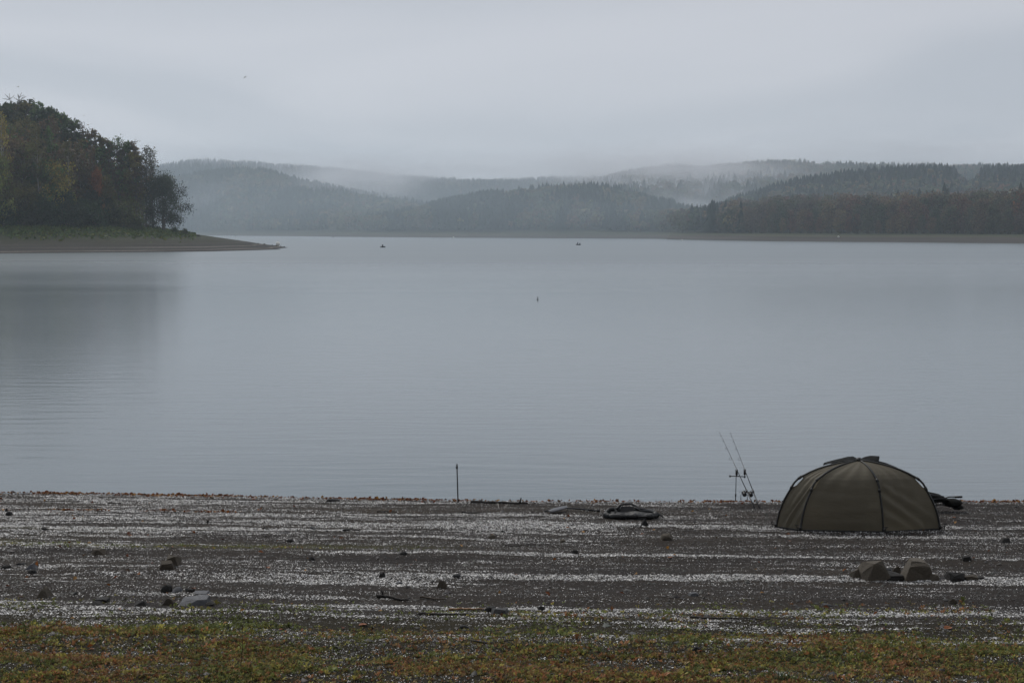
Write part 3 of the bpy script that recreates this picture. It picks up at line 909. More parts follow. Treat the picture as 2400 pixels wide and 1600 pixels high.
# tall grass on the spit bank
n = 60000
px = rng.uniform(-30, 460, n); Y = rng.uniform(400, 520, n)
x = (px - 1200) / FPX * Y
d = spit_dist(x, Y); dens = np.exp(-((d - 45) / 6.0) ** 2) * sstep((fbm(x * .05, Y * .05, 24) - .3) / .2) + .15 * np.exp(-((d - 34) / 8) ** 2)
dens *= 1 - .8 * (px < 25)
k = rng.random(n) < dens
x, Y = x[k], Y[k]; z = spit_z(x, Y); n = len(x)
pts = np.stack([x, Y, z + .25], 1)
V, F = leaf_cards(pts, .60, rng, 0.0, 0.0)
V[:, 2] = np.maximum(V[:, 2], np.repeat(z, 4) - .05)
c = np.array([[.075, .110, .030]]) * (.6 + .8 * rng.random((n, 1))) * np.where(rng.random((n, 1)) < .3, np.array([[1.3, .95, .8]]), 1)
o = link('bank_grass', np_mesh('bank_grass', V, F, np.repeat(c, 4, 0)), attr_mat('bank_grass', .7, .2, .25))
tag(o, 'rough green grass along the top of the spit bank', 'grass', None, 'stuff')

# right shore wood: the trees one can pick out along its front and skyline
def far_tree(px, off, kind, H, color, label, group, name):
    a = float(PXA(px)); Y = float(shore_depth(np.array([a]))[0]) + 66 + off
    z = float(far_z(np.array([a]), np.array([Y]))[0]) - .4
    plant_tree(name, kind, (a * Y, Y, z), H, color, label, 'tree', group, None, random.uniform(.85, 1.15))
GB, GS = 'broadleaf trees of the right shore wood', 'spruces standing above the right shore wood'
FC = [(.080, .078, .040), (.110, .078, .045), (.065, .075, .040), (.130, .085, .045), (.135, .070, .045), (.085, .085, .052), (.100, .075, .055), (.16, .12, .06)]
for row, (off, lo, hi, step) in enumerate([(4, 8, 15, 21), (18, 15, 21, 23), (38, 19, 24, 24), (62, 21, 25, 24), (95, 22, 26, 22), (135, 22, 27, 22)]):
    px = 1655 + row * 6
    while px < 2440:
        px += step * random.uniform(.7, 1.3)
        edge = min(1, .72 + (px - 1650) / 260)
        far_tree(px, off + random.uniform(-6, 6), 'far', random.uniform(lo, hi) * edge, random.choice(FC), 'hazy autumn broadleaf tree in the wood on the right far shore', GB, 'broadleaf_tree')
for i, (px, off, H) in enumerate(sorted([(2040, 150, 31), (2050, 140, 29), (2085, 160, 30), (2100, 150, 32), (2118, 160, 31), (2132, 150, 30), (2150, 160, 33), (2168, 150, 31), (2182, 145, 32), (2208, 140, 36), (2216, 150, 32),
                   (2240, 150, 30), (2386, 120, 34), (2398, 125, 32), (1780, 130, 28), (1830, 140, 29), (1855, 140, 31), (1915, 150, 31), (1970, 150, 31), (1700, 120, 23), (1730, 120, 25), (1745, 130, 26)])):
    far_tree(px, off, 'spruce', H * .93, (.026, .036, .024), ORD[i] + ' dark spruce from the left among the treetops of the right shore wood', GS, 'spruce_tree')
far_tree(2392, 20, 'far', 23, (.15, .060, .026), 'orange brown tree at the right frame edge on the far shore', None, 'broadleaf_tree')
far_tree(2225, 6, 'far', 16, (.075, .080, .040), 'pale green tree at the front of the right shore wood', None, 'broadleaf_tree')
def named_far(px, off, H, color, label):
    far_tree(px, off, 'far', H, color, label, None, 'broadleaf_tree')
named_far(800, 6, 24, (.17, .165, .07), 'pale yellowish tree on the far shore left of centre')
named_far(985, 8, 27, (.14, .115, .065), 'pale brown tree on the far shore near the left boat')
named_far(1600, 10, 16, (.115, .115, .065), 'pale tree where the inlet meets the far shore')

# unseen wood added behind the camera to shade near faces of tent and stones
n = 420
bx = rng.uniform(-75, 75, n); by = rng.uniform(-34, -7, n)
bz = ground(bx, by) - .3
bh = rng.uniform(17, 25, n)
Vs, Fs, Cs, off = [], [], [], 0
for i in range(n):
    tv, tf = BRO[i % 5]
    Vs.append(tv * np.array([bh[i] * .9, bh[i] * .9, bh[i]]) * np.array([1, 1, .95]) + np.array([bx[i], by[i], bz[i]])); Fs.append(tf + off); off += len(tv)
    Cs.append(np.repeat(br_col(1), len(tv), 0))
o = link('unseen_shade_wood', np_mesh('unseen_shade_wood', np.concatenate(Vs), np.concatenate(Fs), np.concatenate(Cs)), FOREST_MAT)
tag(o, 'unseen broadleaf wood added behind the viewer to shade the beach side of things', 'forest', None, 'stuff')

# ------------------------------------------------------------------ tent
OLIVE = None
def tent_material():
    t = NT('tent_fabric')
    v = t.coord()
    col = t.ramp(t.noise(v, 1.6, 4, .6), [(0.3, (0.128, 0.114, 0.083)), (0.7, (0.156, 0.140, 0.103))])
    weave = t.noise(t.coord(scale=(1, 1, 3.0)), 3.2, 4, .55, .6)
    nb = t.bump(weave, .35, .03)
    p = t.pbsdf(col, .62, nb, .25)
    tr = t.n('ShaderNodeBsdfTranslucent'); tr.inputs['Color'].default_value = (.30, .25, .16, 1)
    mx = t.n('ShaderNodeMixShader'); mx.inputs[0].default_value = .22
    t.l(p, mx.inputs[1]); t.l(tr.outputs[0], mx.inputs[2])
    return t.done(mx.outputs[0])
TENT = tent_material()
POLE = simple_mat('tent_pole', (.018, .018, .016), .5, .3, 8)
DARKCLOTH = simple_mat('dark_cloth', (.011, .0115, .0105), .9, .5, 9, .6, .02, .12)
BLACK = simple_mat('black_plastic', (.014, .014, .015), .42, .3, 10)
METAL = simple_mat('dull_metal', (.09, .09, .09), .4, .3, 20, .1, .002, .5, .8)
RUBBER = simple_mat('wet_rubber', (.012, .0135, .014), .48, .4, 5, .5, .02)

def build_tent():
    hubp = at_depth(2013, 1079, 25.35)
    root_p = Vector((hubp.x, hubp.y, gz(hubp.x, hubp.y)))
    root = empty('tent', root_p)
    tag(root, 'olive green domed fishing tent with dark ribs pitched on the shore', 'tent')
    hub = hubp - root_p
    bases = [None, on_ground(1819, 1236), on_ground(1876, 1244), on_ground(2070, 1248), on_ground(2203, 1241), None]
    bases[0] = Vector((hubp.x - .50, 26.60, 0)); bases[5] = Vector((hubp.x + 1.05, 26.45, 0))
    B = []
    for b in bases:
        b = Vector((b.x, b.y, gz(b.x, b.y) + .012)); B.append(b - root_p)
    NS = 34
    # section of a rib: share of the reach, share of the height; bent at the shoulder, straighter below
    PF = np.array([(0, 1), (.10, .995), (.20, .980), (.31, .955), (.424, .921), (.52, .884), (.61, .838), (.70, .775), (.79, .655), (.86, .525), (.916, .394), (.962, .23), (1, 0)], float)
    PS = np.concatenate([[0], np.cumsum(np.hypot(np.diff(PF[:, 0]) * 1.4, np.diff(PF[:, 1]) * 1.15))]); PS /= PS[-1]
    S_LO, S_HI = float(np.interp(.705, PF[:, 0], PS)), float(np.interp(.80, PF[:, 0], PS)); S_MID = (S_LO + S_HI) / 2
    def rib(i, s, k=1.0):
        """s 0 at the hub, 1 at the ground"""
        b = B[i]
        f = float(np.interp(s, PS, PF[:, 0])); h = float(np.interp(s, PS, PF[:, 1]))
        q = Vector((hub.x + (b.x - hub.x) * f * k, hub.y + (b.y - hub.y) * f * k, b.z + (hub.z - b.z) * h))
        return q
    FOLDS = {0: [], 1: [(.85, .62, .45, .93, .030), (.70, .78, .35, .97, .024), (.95, .80, .75, .95, .016)],
             2: [(.2, .93, .8, .92, .014), (.15, .70, .75, .72, .008), (.3, .84, .9, .80, .008), (.1, .55, .5, .57, .006)],
             3: [(.10, .72, .62, .95, .034), (.20, .62, .85, .88, .020), (.05, .85, .45, .97, .024), (.45, .60, .95, .66, .010)], 4: []}
    def fold(p, u, s):
        z = 0
        for (u0, s0, u1, s1, a) in FOLDS[p]:
            d = Vector((u1 - u0, s1 - s0)); L = d.length
            w = Vector((u - u0, s - s0)); t_ = max(-.1, min(1.1, w.dot(d) / (L * L)))
            dist = (w - d * t_).length
            z += a * (math.exp(-(dist / .028) ** 2) - .7 * math.exp(-((dist - .07) / .035) ** 2)) * (1 - .6 * abs(t_ - .5))
        return z
    NU = 44
    for p in range(5):
        P = []
        for si in range(NS * 2 + 1):
            s = si / (NS * 2)
            row = []
            slot = 1.0 if S_LO < s < S_HI else 0.0
            lo = hi = 0.0
            wpan = (B[p + 1] - B[p]).length * math.sin(max(s, .05) * math.pi / 2)
            e_ = .024 / max(wpan, .2) * slot
            if p in (1, 2, 4): lo = e_ * (1.7 if p == 1 else 1.4)
            if p in (3, 0): hi = e_ * (4 if p == 0 else 1)
            for ui in range(NU + 1):
                u = lo + (1 - lo - hi) * ui / NU
                a_, b_ = rib(p, s), rib(p + 1, s)
                q = a_.lerp(b_, u)
                # fabric runs tight between the ribs and bellies in slightly
                flat = 4 * u * (1 - u)
                bel = .10 * flat * math.sin(math.pi * min(1, s * 1.05)) ** .8 * (.6 if p == 2 else .5)
                out = Vector((q.x - hub.x, q.y - hub.y, 0))
                rr = out.length
                if rr > 1e-4:
                    out.normalize()
                    chord = (a_ + b_) * .5
                    arc = ((a_ - Vector((hub.x, hub.y, a_.z))).length + (b_ - Vector((hub.x, hub.y, b_.z))).length) * .5
                    dev = arc - (chord - Vector((hub.x, hub.y, chord.z))).length
                    q += out * ((dev * flat * .42 * math.sin(math.pi * min(1, s)) if 0 < p < 4 else -.10 * flat) - bel * .35)
                    n_ = (out + Vector((0, 0, .5))).normalized()
                    q += n_ * (.6 * fold(p, u, s) + .006 * math.sin(23 * u + 11 * s + p) * math.sin(math.pi * s))
                if s > .96:
                    q.z = max(q.z, B[p].lerp(B[p + 1], u).z - .01)
                row.append(q)
            P.append(row)
        mb = MB().grid(P)
        link('canopy_panel', mb.mesh('canopy_panel', True), TENT, root)
        # hem on the ground
        hem = [P[-1][j] + Vector((0, 0, .006)) for j in range(NU + 1)]
        MB().tube(hem, .013, 5).build('hem', POLE, root, True)
    for i in range(6):
        pts = []
        for k in range(29):
            s = k / 28
            q = rib(i, s)
            out = Vector((q.x - hub.x, q.y - hub.y, .6 * (q.z)))
            if out.length > 1e-4: out.normalize()
            bulge = .028 * math.exp(-((s - S_MID) / .06) ** 2)
            pts.append(q + out * (.006 + bulge))
        r_ = MB().tube(pts, .019, 7).build('rib', POLE, root, True)
        # block joints at the shoulder and the foot
        for s in (S_LO - .01, S_HI + .015, .97):
            k = int(s * 28); MB().tube([pts[k], pts[k].lerp(pts[min(k + 1, 28)], .9)], .026, 7).build('rib_joint', POLE, r_, True)
        # peg and loop
        b = B[i]; o_ = Vector((b.x - hub.x, b.y - hub.y, 0)).normalized()
        pb = b + o_ * .06
        MB().tube([pb + o_ * .03 + Vector((0, 0, .10)), pb + Vector((0, 0, -.06))], .007, 5).tube([pb + o_ * .03 + Vector((-.03, 0, .10)), pb + o_ * .03 + Vector((.03, 0, .10))], .008, 5).tube([b + Vector((0, 0, .02)), pb + o_ * .015 + Vector((0, 0, .06))], .008, 5).build('peg', POLE, root)
    MB().ball(hub + Vector((0, 0, .015)), (.06, .06, .045)).build('hub', POLE, root, True)
    # door flaps thrown back over the crown
    def flap(name, low, top):
        P = []
        n = len(low)
        for i in range(n):
            a_, b_ = at_depth(*low[i]) - root_p, at_depth(*top[i]) - root_p
            P.append([a_.lerp(b_, v / 5) + Vector((0, -.03 * math.sin(math.pi * v / 5) + .02 * math.sin(2.3 * i + v), .004 * math.sin(4.1 * i + 1.3 * v))) for v in range(6)])
        o = link(name, MB().grid(P).mesh(name, True), DARKCLOTH, root)
        sm = o.modifiers.new('thick', 'SOLIDIFY'); sm.thickness = .008
        return o
    flap('door_flap', [(1929, 1090, 25.3), (1940, 1087, 25.3), (1955, 1084, 25.3), (1972, 1081, 25.3), (1988, 1079.5, 25.3), (2002, 1079, 25.3), (2013, 1079, 25.3)],
                      [(1930, 1085, 25.5), (1941, 1082, 25.6), (1957, 1078, 25.7), (1972, 1074, 25.7), (1987, 1070.5, 25.7), (1999, 1070, 25.6), (2012, 1076, 25.4)])
    flap('door_flap', [(2014, 1079, 25.3), (2024, 1079, 25.3), (2035, 1080, 25.3), (2046, 1081.5, 25.3), (2056, 1084, 25.3)],
                      [(2016, 1075, 25.4), (2028, 1070.5, 25.6), (2040, 1068.5, 25.7), (2052, 1068.5, 25.7), (2062, 1069.5, 25.7)])
    # strip of the right front panel showing over the right rib
    pts = [at_depth(2055, 1081, 25.5), at_depth(2075, 1086, 25.6), at_depth(2100, 1096, 25.7), at_depth(2118, 1107, 25.75), at_depth(2127, 1117, 25.8)]
    MB().tube([p - root_p for p in pts], .02, 7).build('front_hoop', POLE, root, True)
    P = [[(p - root_p) + Vector((-.02 * j, -.05 * j, -.045 * j)) for j in range(4)] for p in pts]
    link('front_panel', MB().grid(P).mesh('front_panel', True), DARKCLOTH, root)
build_tent()

# ------------------------------------------------------------------ barrow bundle behind the tent
def wob(seed, amp, f=3.0):
    g = np.random.default_rng(seed); ph = g.random((6, 4)) * 6.28
    def fn(d):
        return 1 + amp * sum(math.sin(f * (k + 1) * .7 * (d.x * math.cos(ph[k, 0]) + d.y * math.sin(ph[k, 0])) + f * d.z * math.cos(ph[k, 1]) + ph[k, 2]) for k in range(6)) / 3
    return fn
def build_barrow():
    Y = 26.9
    o0 = at_depth(2225, 1190, Y); o0.z = gz(o0.x, o0.y)
    root = empty('gear_barrow', o0)
    tag(root, 'dark barrow loaded with covered gear, handles up, right behind the tent', 'barrow')
    L = lambda px, py, dy=0: at_depth(px, py, Y + dy) - o0
    # draped cover
    P = []
    tops = [(2130, 1152), (2145, 1149), (2160, 1149), (2175, 1152), (2190, 1155), (2203, 1158.5), (2212, 1164), (2220, 1168)]
    bots = [(2130, 1186), (2145, 1185), (2160, 1182), (2175, 1180), (2190, 1178), (2203, 1176), (2212, 1173), (2220, 1171)]
    for i, (a, b) in enumerate(zip(tops, bots)):
        row = []
        for j in range(17):
            an = 2 * math.pi * j / 16
            c = L((a[0] + b[0]) / 2, (a[1] + b[1]) / 2); hz = (L(*a) - L(*b)).z / 2
            row.append(c + Vector((.012 * math.sin(5 * an + i), -math.cos(an) * .20 * (.9 + .12 * math.sin(3 * an + i * 1.7)), math.sin(an) * hz * (1 + .10 * math.sin(4 * an + i * 2.2)))))
        P.append(row)
    m = MB().grid(P)
    for k in (0, -1):
        m.f.append(tuple(range(16)) if k == 0 else tuple(len(m.v) - 17 + q for q in range(16)))
    o = link('cover', m.mesh('cover', True), DARKCLOTH, root)
    for k, (a, b) in enumerate((((2165, 1156), (2212, 1163)), ((2160, 1172), (2214, 1166)))):
        MB().tube([L(*a, -.19), L((a[0] + b[0]) / 2, (a[1] + b[1]) / 2 + 1, -.21), L(*b, -.15)], .012, 5).build('strap', BLACK, root, True)
    # rolled bag hanging at the end
    m = MB().ball(L(2232, 1178), (.185, .16, .085), 16, 10, wob(3, .07))
    m.build('rolled_bag', DARKCLOTH, root, True)
    MB().ball(L(2245, 1188), (.11, .12, .05), 14, 8, wob(5, .08)).build('lower_bag', DARKCLOTH, root, True)
    # handle
    for dy in (-.16, .18):
        t_ = MB().tube([L(2190, 1176, dy), L(2212, 1168, dy), L(2224, 1164, dy), L(2238, 1164, dy)], .013, 7).build('handle', BLACK, root, True)
        MB().tube([L(2238, 1164.2, dy), L(2255, 1164, dy)], .021, 8).build('grip', BLACK, t_, True)
    MB().tube([L(2183, 1182, -.16), L(2214, 1182.5, -.16)], .011, 6).tube([L(2183, 1182, .18), L(2214, 1182.5, .18)], .011, 6).build('frame_rail', BLACK, root, True)
    for dy in (-.16, .18):
        MB().tube([L(2194, 1176, dy), L(2194, 1184, dy), L(2192, 1190, dy), L(2187, 1195.5, dy)], .012, 6).build('leg', BLACK, root, True)
    MB().tube([L(2206, 1175, -.16), L(2204, 1182, -.16)], .009, 6).build('strut', BLACK, root, True)
    w = MB()
    c = L(2140, 1186); ring = []
    for j in range(20):
        an = 2 * math.pi * j / 20
        ring.append(c + Vector((math.cos(an) * .17, 0, math.sin(an) * .17 - .02)))
    w.tube(ring, .035, 8, closed=True).build('wheel', BLACK, root, True)
build_barrow()

# ------------------------------------------------------------------ rods on their rest
ROD = simple_mat('carbon_rod', (.016, .016, .017), .35, .3, 30, .1, .002)
def build_rod_rest():
    Y = 28.62
    p = at_depth(1723.5, 1190, Y); p.z = gz(p.x, Y)
    root = empty('rod_rest', p)
    tag(root, 'bank stick with crossbar and two black bite alarms at the water edge', 'rod rest')
    L = lambda px, py, dy=0: at_depth(px, py, Y + dy) - p
    MB().tube([Vector((0, 0, -.15)), L(1724.3, 1160)], .011, 8).tube([L(1724.3, 1160), L(1725.5, 1113)], .008, 8).build('bank_stick', BLACK, root, True)
    MB().tube([L(1724.2, 1162), L(1724.4, 1157)], .016, 8).build('collar', BLACK, root, True)
    bar = MB().tube([L(1711, 1115), L(1746, 1116.5)], .0095, 8).build('crossbar', BLACK, root, True)
    MB().tube([L(1710.2, 1113), L(1711.4, 1117.5)], .016, 8).build('end_cap', BLACK, bar, True)
    MB().tube([L(1743.5, 1117.5), L(1747, 1117.5)], .018, 8).build('end_screw', BLACK, bar, True)
    for px, py in ((1726.5, 1106.5), (1745.6, 1106)):
        c = L(px, py)
        b = MB()
        b.tube([c + Vector((0, 0, -.055)), c + Vector((0, 0, -.05)), c + Vector((0, 0, .04))], [.018, .024, .024], 8, squash=.8)
        b.tube([c + Vector((-.014, 0, .035)), c + Vector((-.02, 0, .062))], .008, 6).tube([c + Vector((.014, 0, .035)), c + Vector((.02, 0, .062))], .008, 6)
        b.tube([c + Vector((0, 0, -.09)), c + Vector((0, 0, -.05))], .008, 6)
        b.build('bite_alarm', BLACK, root, True)
def build_rod(butt_px, alarm_px, tip_py_hint, label):
    b = on_ground(*butt_px)
    b.z += .03
    al = at_depth(alarm_px[0], alarm_px[1], 28.62)
    d = (al - b).normalized()
    # length so that the tip reaches its place on the sky side
    best = min((abs((lambda q: 800 - FPX * ((q.z - CAM_H) * math.cos(TP) + q.y * math.sin(TP)) / (q.y * math.cos(TP) - (q.z - CAM_H) * math.sin(TP)))(b + d * l) - tip_py_hint), l) for l in np.linspace(2.4, 4.2, 181))
    L = best[1]
    root = empty('fishing_rod', b)
    tag(root, label, 'fishing rod', 'fishing rods on the rest')
    MB().tube([Vector((0, 0, 0)), d * L * .20], .0135, 8).build('handle', BLACK, root, True)
    MB().tube([d * L * .20, d * L * .55, d * L], [.0095, .0065, .0028], 7).build('blank', ROD, root, True)
    MB().tube([d * L * .185, d * L * .225], .019, 8).build('reel_seat', BLACK, root, True)
    side = d.cross(Vector((0, 0, 1))).normalized(); dn = d.cross(side).normalized()
    if dn.z > 0: dn = -dn
    for k, (f, rr) in enumerate(((.42, .022), (.64, .030), (.78, .020), (.88, .013), (.95, .010), (1.0, .008))):
        c = d * (L * f) + (dn * .8 + Vector((-.5, 0, 0))) * rr
        ring = [c + side * (math.cos(a) * rr) + dn * (math.sin(a) * rr) for a in np.linspace(0, 2 * math.pi, 15)[:-1]]
        MB().tube(ring, .003, 5, closed=True).build('guide', BLACK, root)
    rc = d * (L * .205) + dn * .085 + Vector((-.035, 0, 0))
    rl = MB().tube([d * (L * .205), rc], .011, 6).ball(rc, (.042, .05, .045), 12, 8).build('reel', BLACK, root, True)
    MB().tube([rc - d * .01, rc + d * .02, rc + d * .06, rc + d * .075], [.045, .036, .036, .046], 12).build('spool', BLACK, rl, True)
    bail = [rc + d * (.055) + side * (math.cos(a) * .07) - Vector((math.sin(a) * .065, 0, -math.sin(a) * .03)) for a in np.linspace(0, math.pi, 11)]
    MB().tube(bail, .0028, 5).build('bail_arm', METAL, rl, True)
    MB().tube([rc, rc + Vector((-.075, -.01, .0)), rc + Vector((-.075, -.02, -.075))], .006, 6).ball(rc + Vector((-.075, -.02, -.085)), (.010, .010, .018), 8, 6).build('crank', BLACK, rl, True)
build_rod_rest()
build_rod((1768, 1192), (1729, 1104), 1013, 'left fishing rod with reel leaning on the bite alarm rest')
build_rod((1780, 1193), (1747, 1104), 1014, 'right fishing rod with reel, nearer the tent, on the rest')

def build_stick_post():
    p = on_ground(1074, 1178)
    Y = p.y
    root = empty('bank_stick', p)
    tag(root, 'lone thin black bank stick standing upright at the water edge', 'bank stick')
    top = at_depth(1071, 1092, Y) - p
    MB().tube([Vector((0, 0, -.15)), top], .0125, 8).build('pole', BLACK, root, True)
    MB().tube([top + Vector((0, 0, -.05)), top + Vector((0, 0, .0))], .019, 8).build('collar', BLACK, root, True)
    MB().tube([top + Vector((0, 0, .0)), top + Vector((0, 0, .045))], .013, 8).build('top_thread', BLACK, root, True)
    MB().tube([top + Vector((-.03, 0, -.025)), top + Vector((0, 0, -.025))], .007, 6).build('clamp_screw', BLACK, root, True)
build_stick_post()

# ------------------------------------------------------------------ dinghy, oar
def build_dinghy():
    p = on_ground(1478, 1214)
    root = empty('inflatable_dinghy', p)
    tag(root, 'small dark half deflated rubber dinghy lying on the mud', 'dinghy')
    w = .455
    ring = []; g = np.random.default_rng(8)
    ctrl = [(-.30, -.20, .055), (-.10, -.21, .06), (.12, -.21, .06), (.33, -.19, .055), (.44, -.10, .06), (.46, .04, .07), (.36, .19, .085), (.18, .25, .10), (-.05, .26, .11), (-.25, .24, .11), (-.38, .17, .10), (-.45, .02, .075), (-.42, -.12, .06)]
    mctrl = len(ctrl)
    for i in range(mctrl * 5):
        f = i / 5; i0 = int(f); u = f - i0
        P0, P1, P2, P3 = (Vector(ctrl[(i0 + k - 1) % mctrl]) for k in range(4))
        q_ = .5 * ((2 * P1) + (P2 - P0) * u + (2 * P0 - 5 * P1 + 4 * P2 - P3) * u * u + (3 * P1 - P0 - 3 * P2 + P3) * u ** 3)
        ring.append(Vector((q_.x, q_.y * .66, q_.z)))
    rad = [.060 + .013 * math.sin(i * .9) + .008 * math.sin(i * 2.3 + 1) for i in range(len(ring))]
    MB().tube(ring, rad, 12, closed=True, squash=.85).build('air_tube', RUBBER, root, True)
    # slack floor
    P = [[Vector((-.38 + .76 * i / 20, -.13 + .28 * j / 10, .075 + .012 * math.sin(i * .5 + j * .3) + .045 * math.sin(math.pi * j / 10))) for j in range(11)] for i in range(21)]
    link('floor_sheet', MB().grid(P).mesh('floor_sheet', True), RUBBER, root)
    # folds of slack hull over the far tube
    MB().tube([(-.42, .05, .12), (-.33, .10, .15), (-.24, .12, .155), (-.18, .14, .22), (-.10, .15, .235), (.02, .15, .235), (.08, .14, .21), (.16, .10, .15), (.26, .08, .14), (.38, .04, .12)], [.03, .035, .03, .022, .018, .018, .022, .03, .028, .015], 9).build('hull_fold', RUBBER, root, True)
    MB().tube([(-.44, -.04, .10), (-.40, .02, .16), (-.32, .05, .17), (-.27, .02, .12), (-.30, -.08, .10)], [.03, .034, .03, .03, .02], 9).build('bow_fold', RUBBER, root, True)
    MB().tube([(.05, .10, .19), (.12, .06, .17), (.19, .0, .13), (.30, .02, .13), (.42, -.02, .11)], [.016, .02, .016, .018, .012], 8).build('hull_fold', RUBBER, root, True)
    rot = Matrix.Rotation(R(-25), 3, 'X')
    MB().box((-.06, .06, .135), (.24, .025, .14), rot).build('transom_board', BLACK, root)
    MB().box((.20, -.20, .045), (.15, .05, .075)).build('motor_bracket', RUBBER, root)
    MB().tube([(.40, -.1, .1), (.50, -.05, .085), (.56, .0, .05), (.60, .02, .02)], .016, 6).build('tow_strap', BLACK, root, True)
    for xx in (-.22, .02):
        MB().tube([(xx, -.195, .06), (xx + .03, -.205, .085), (xx + .08, -.205, .085), (xx + .11, -.195, .06)], .006, 5).build('grab_rope', BLACK, root, True)
build_dinghy()
def build_oar():
    p = on_ground(1305, 1204)
    Y = p.y
    root = empty('oar', p)
    tag(root, 'plastic oar with grey blade lying left of the dinghy', 'oar')
    a = on_ground(1287, 1204) - p; b = on_ground(1327, 1197) - p
    m = MB(); d = (b - a); side = Vector((-d.y, d.x, 0)).normalized()
    P = []
    for i in range(13):
        t_ = i / 12
        w = .085 * math.sin(math.pi * (.10 + .86 * t_)) ** .6
        P.append([a.lerp(b, t_) + side * (w * (j / 4 - 1)) + Vector((0, 0, .045 + .035 * t_ - .02 * abs(j / 4 - 1) ** 2 + .01 * math.sin(t_ * 3))) for j in range(9)])
    o = link('blade', MB().grid(P).mesh('blade', True), simple_mat('grey_plastic', (.085, .088, .10), .4, .15, 4), root)
    sm = o.modifiers.new('thick', 'SOLIDIFY'); sm.thickness = .016
    e1 = on_ground(1392, 1198) - p
    MB().tube([a.lerp(b, .8) + Vector((0, 0, .07)), b.lerp(e1, .3) + Vector((0, 0, .05)), e1 + Vector((0, 0, .02))], .016, 8).build('shaft', BLACK, root, True)
    MB().tube([e1 + Vector((0, 0, .02)), e1 + (e1 - b).normalized() * .12 + Vector((0, 0, .015))], .021, 8).build('grip', BLACK, root, True)
build_oar()
def build_strap():
    pts = [on_ground(x_, y_) for x_, y_ in ((1276, 1199), (1284, 1197), (1291, 1199), (1297, 1201))]
    p = pts[0].copy()
    o = MB().tube([q - p + Vector((0, 0, .012)) for q in pts], .012, 6).build('cord', BLACK, None, True)
    o.location = p
    tag(o, 'short black cord on the mud at the oar blade tip', 'cord')
build_strap()

# ------------------------------------------------------------------ stones
def stone_mat(name, c, rough=.75):
    t = NT(name)
    v = t.coord()
    col = t.ramp(t.noise(v, 9, 6, .65), [(.25, tuple(q * .6 for q in c)), (.55, c), (.8, tuple(q * 1.45 for q in c))])
    col = t.mix(col, t.ramp(t.noise(t.coord(scale=(4, 4, 22)), 1.5, 4), [(.35, .75), (.65, 1.2)]), 1.0, 'MULTIPLY')
    nb = t.bump(t.noise(v, 22, 6, .7), .7, .02)
    return t.done(t.pbsdf(col, rough, nb, .4))
SM = {'tan': stone_mat('tan_stone', (.112, .094, .070)), 'brown': stone_mat('brown_stone', (.070, .055, .037)), 'grey': stone_mat('grey_stone', (.075, .075, .076)),
      'slate': stone_mat('slate_stone', (.105, .108, .118), .5), 'dark': stone_mat('dark_stone', (.024, .022, .020)), 'black': stone_mat('black_stone', (.016, .015, .015))}
def stone_mesh(seed, kind):
    g = np.random.default_rng(seed)
    n = {'block': 15, 'round': 28, 'slab': 15, 'wedge': 11}[kind]
    P = []; tap = g.uniform(.02, .30)
    for _ in range(n):
        d = g.normal(0, 1, 3); d /= np.linalg.norm(d)
        e_ = {'block': .50, 'round': .72, 'slab': .5, 'wedge': .5}[kind]
        q = np.sign(d) * np.abs(d) ** e_
        q = q * (.66 + .34 * g.random())
        if kind == 'wedge': q[0] *= .45 + .55 * (1 - (q[2] + 1) / 2); q[1] *= .5 + .5 * (1 - (q[2] + 1) / 2)
        q[:2] *= 1 - tap * (q[2] + 1) / 2
        P.append(q)
    P += [np.array([sx * (.6 + .4 * g.random()), sy * (.5 + .4 * g.random()), -1]) for sx in (-1, 1) for sy in (-1, 1)]
    P = np.array(P); P -= (P.max(0) + P.min(0)) / 2; P /= (P.max(0) - P.min(0)) / 2
    bm = bmesh.new()
    for q in P: bm.verts.new(q)
    r_ = bmesh.ops.convex_hull(bm, input=bm.verts)
    dead = [v for v in bm.verts if not v.link_faces]
    bmesh.ops.delete(bm, geom=dead, context='VERTS')
    bmesh.ops.dissolve_limit(bm, angle_limit=R(9), verts=bm.verts[:], edges=bm.edges[:])
    bmesh.ops.bevel(bm, geom=bm.edges[:], offset=.05, segments=2, affect='EDGES', profile=.6)
    bmesh.ops.triangulate(bm, faces=bm.faces[:])
    bmesh.ops.subdivide_edges(bm, edges=[e for e in bm.edges if e.calc_length() > .45], cuts=1)
    for v in bm.verts:
        v.co += Vector(g.normal(0, .018, 3))
    me = bpy.data.meshes.new('stone'); bm.to_mesh(me); bm.free()
    return me
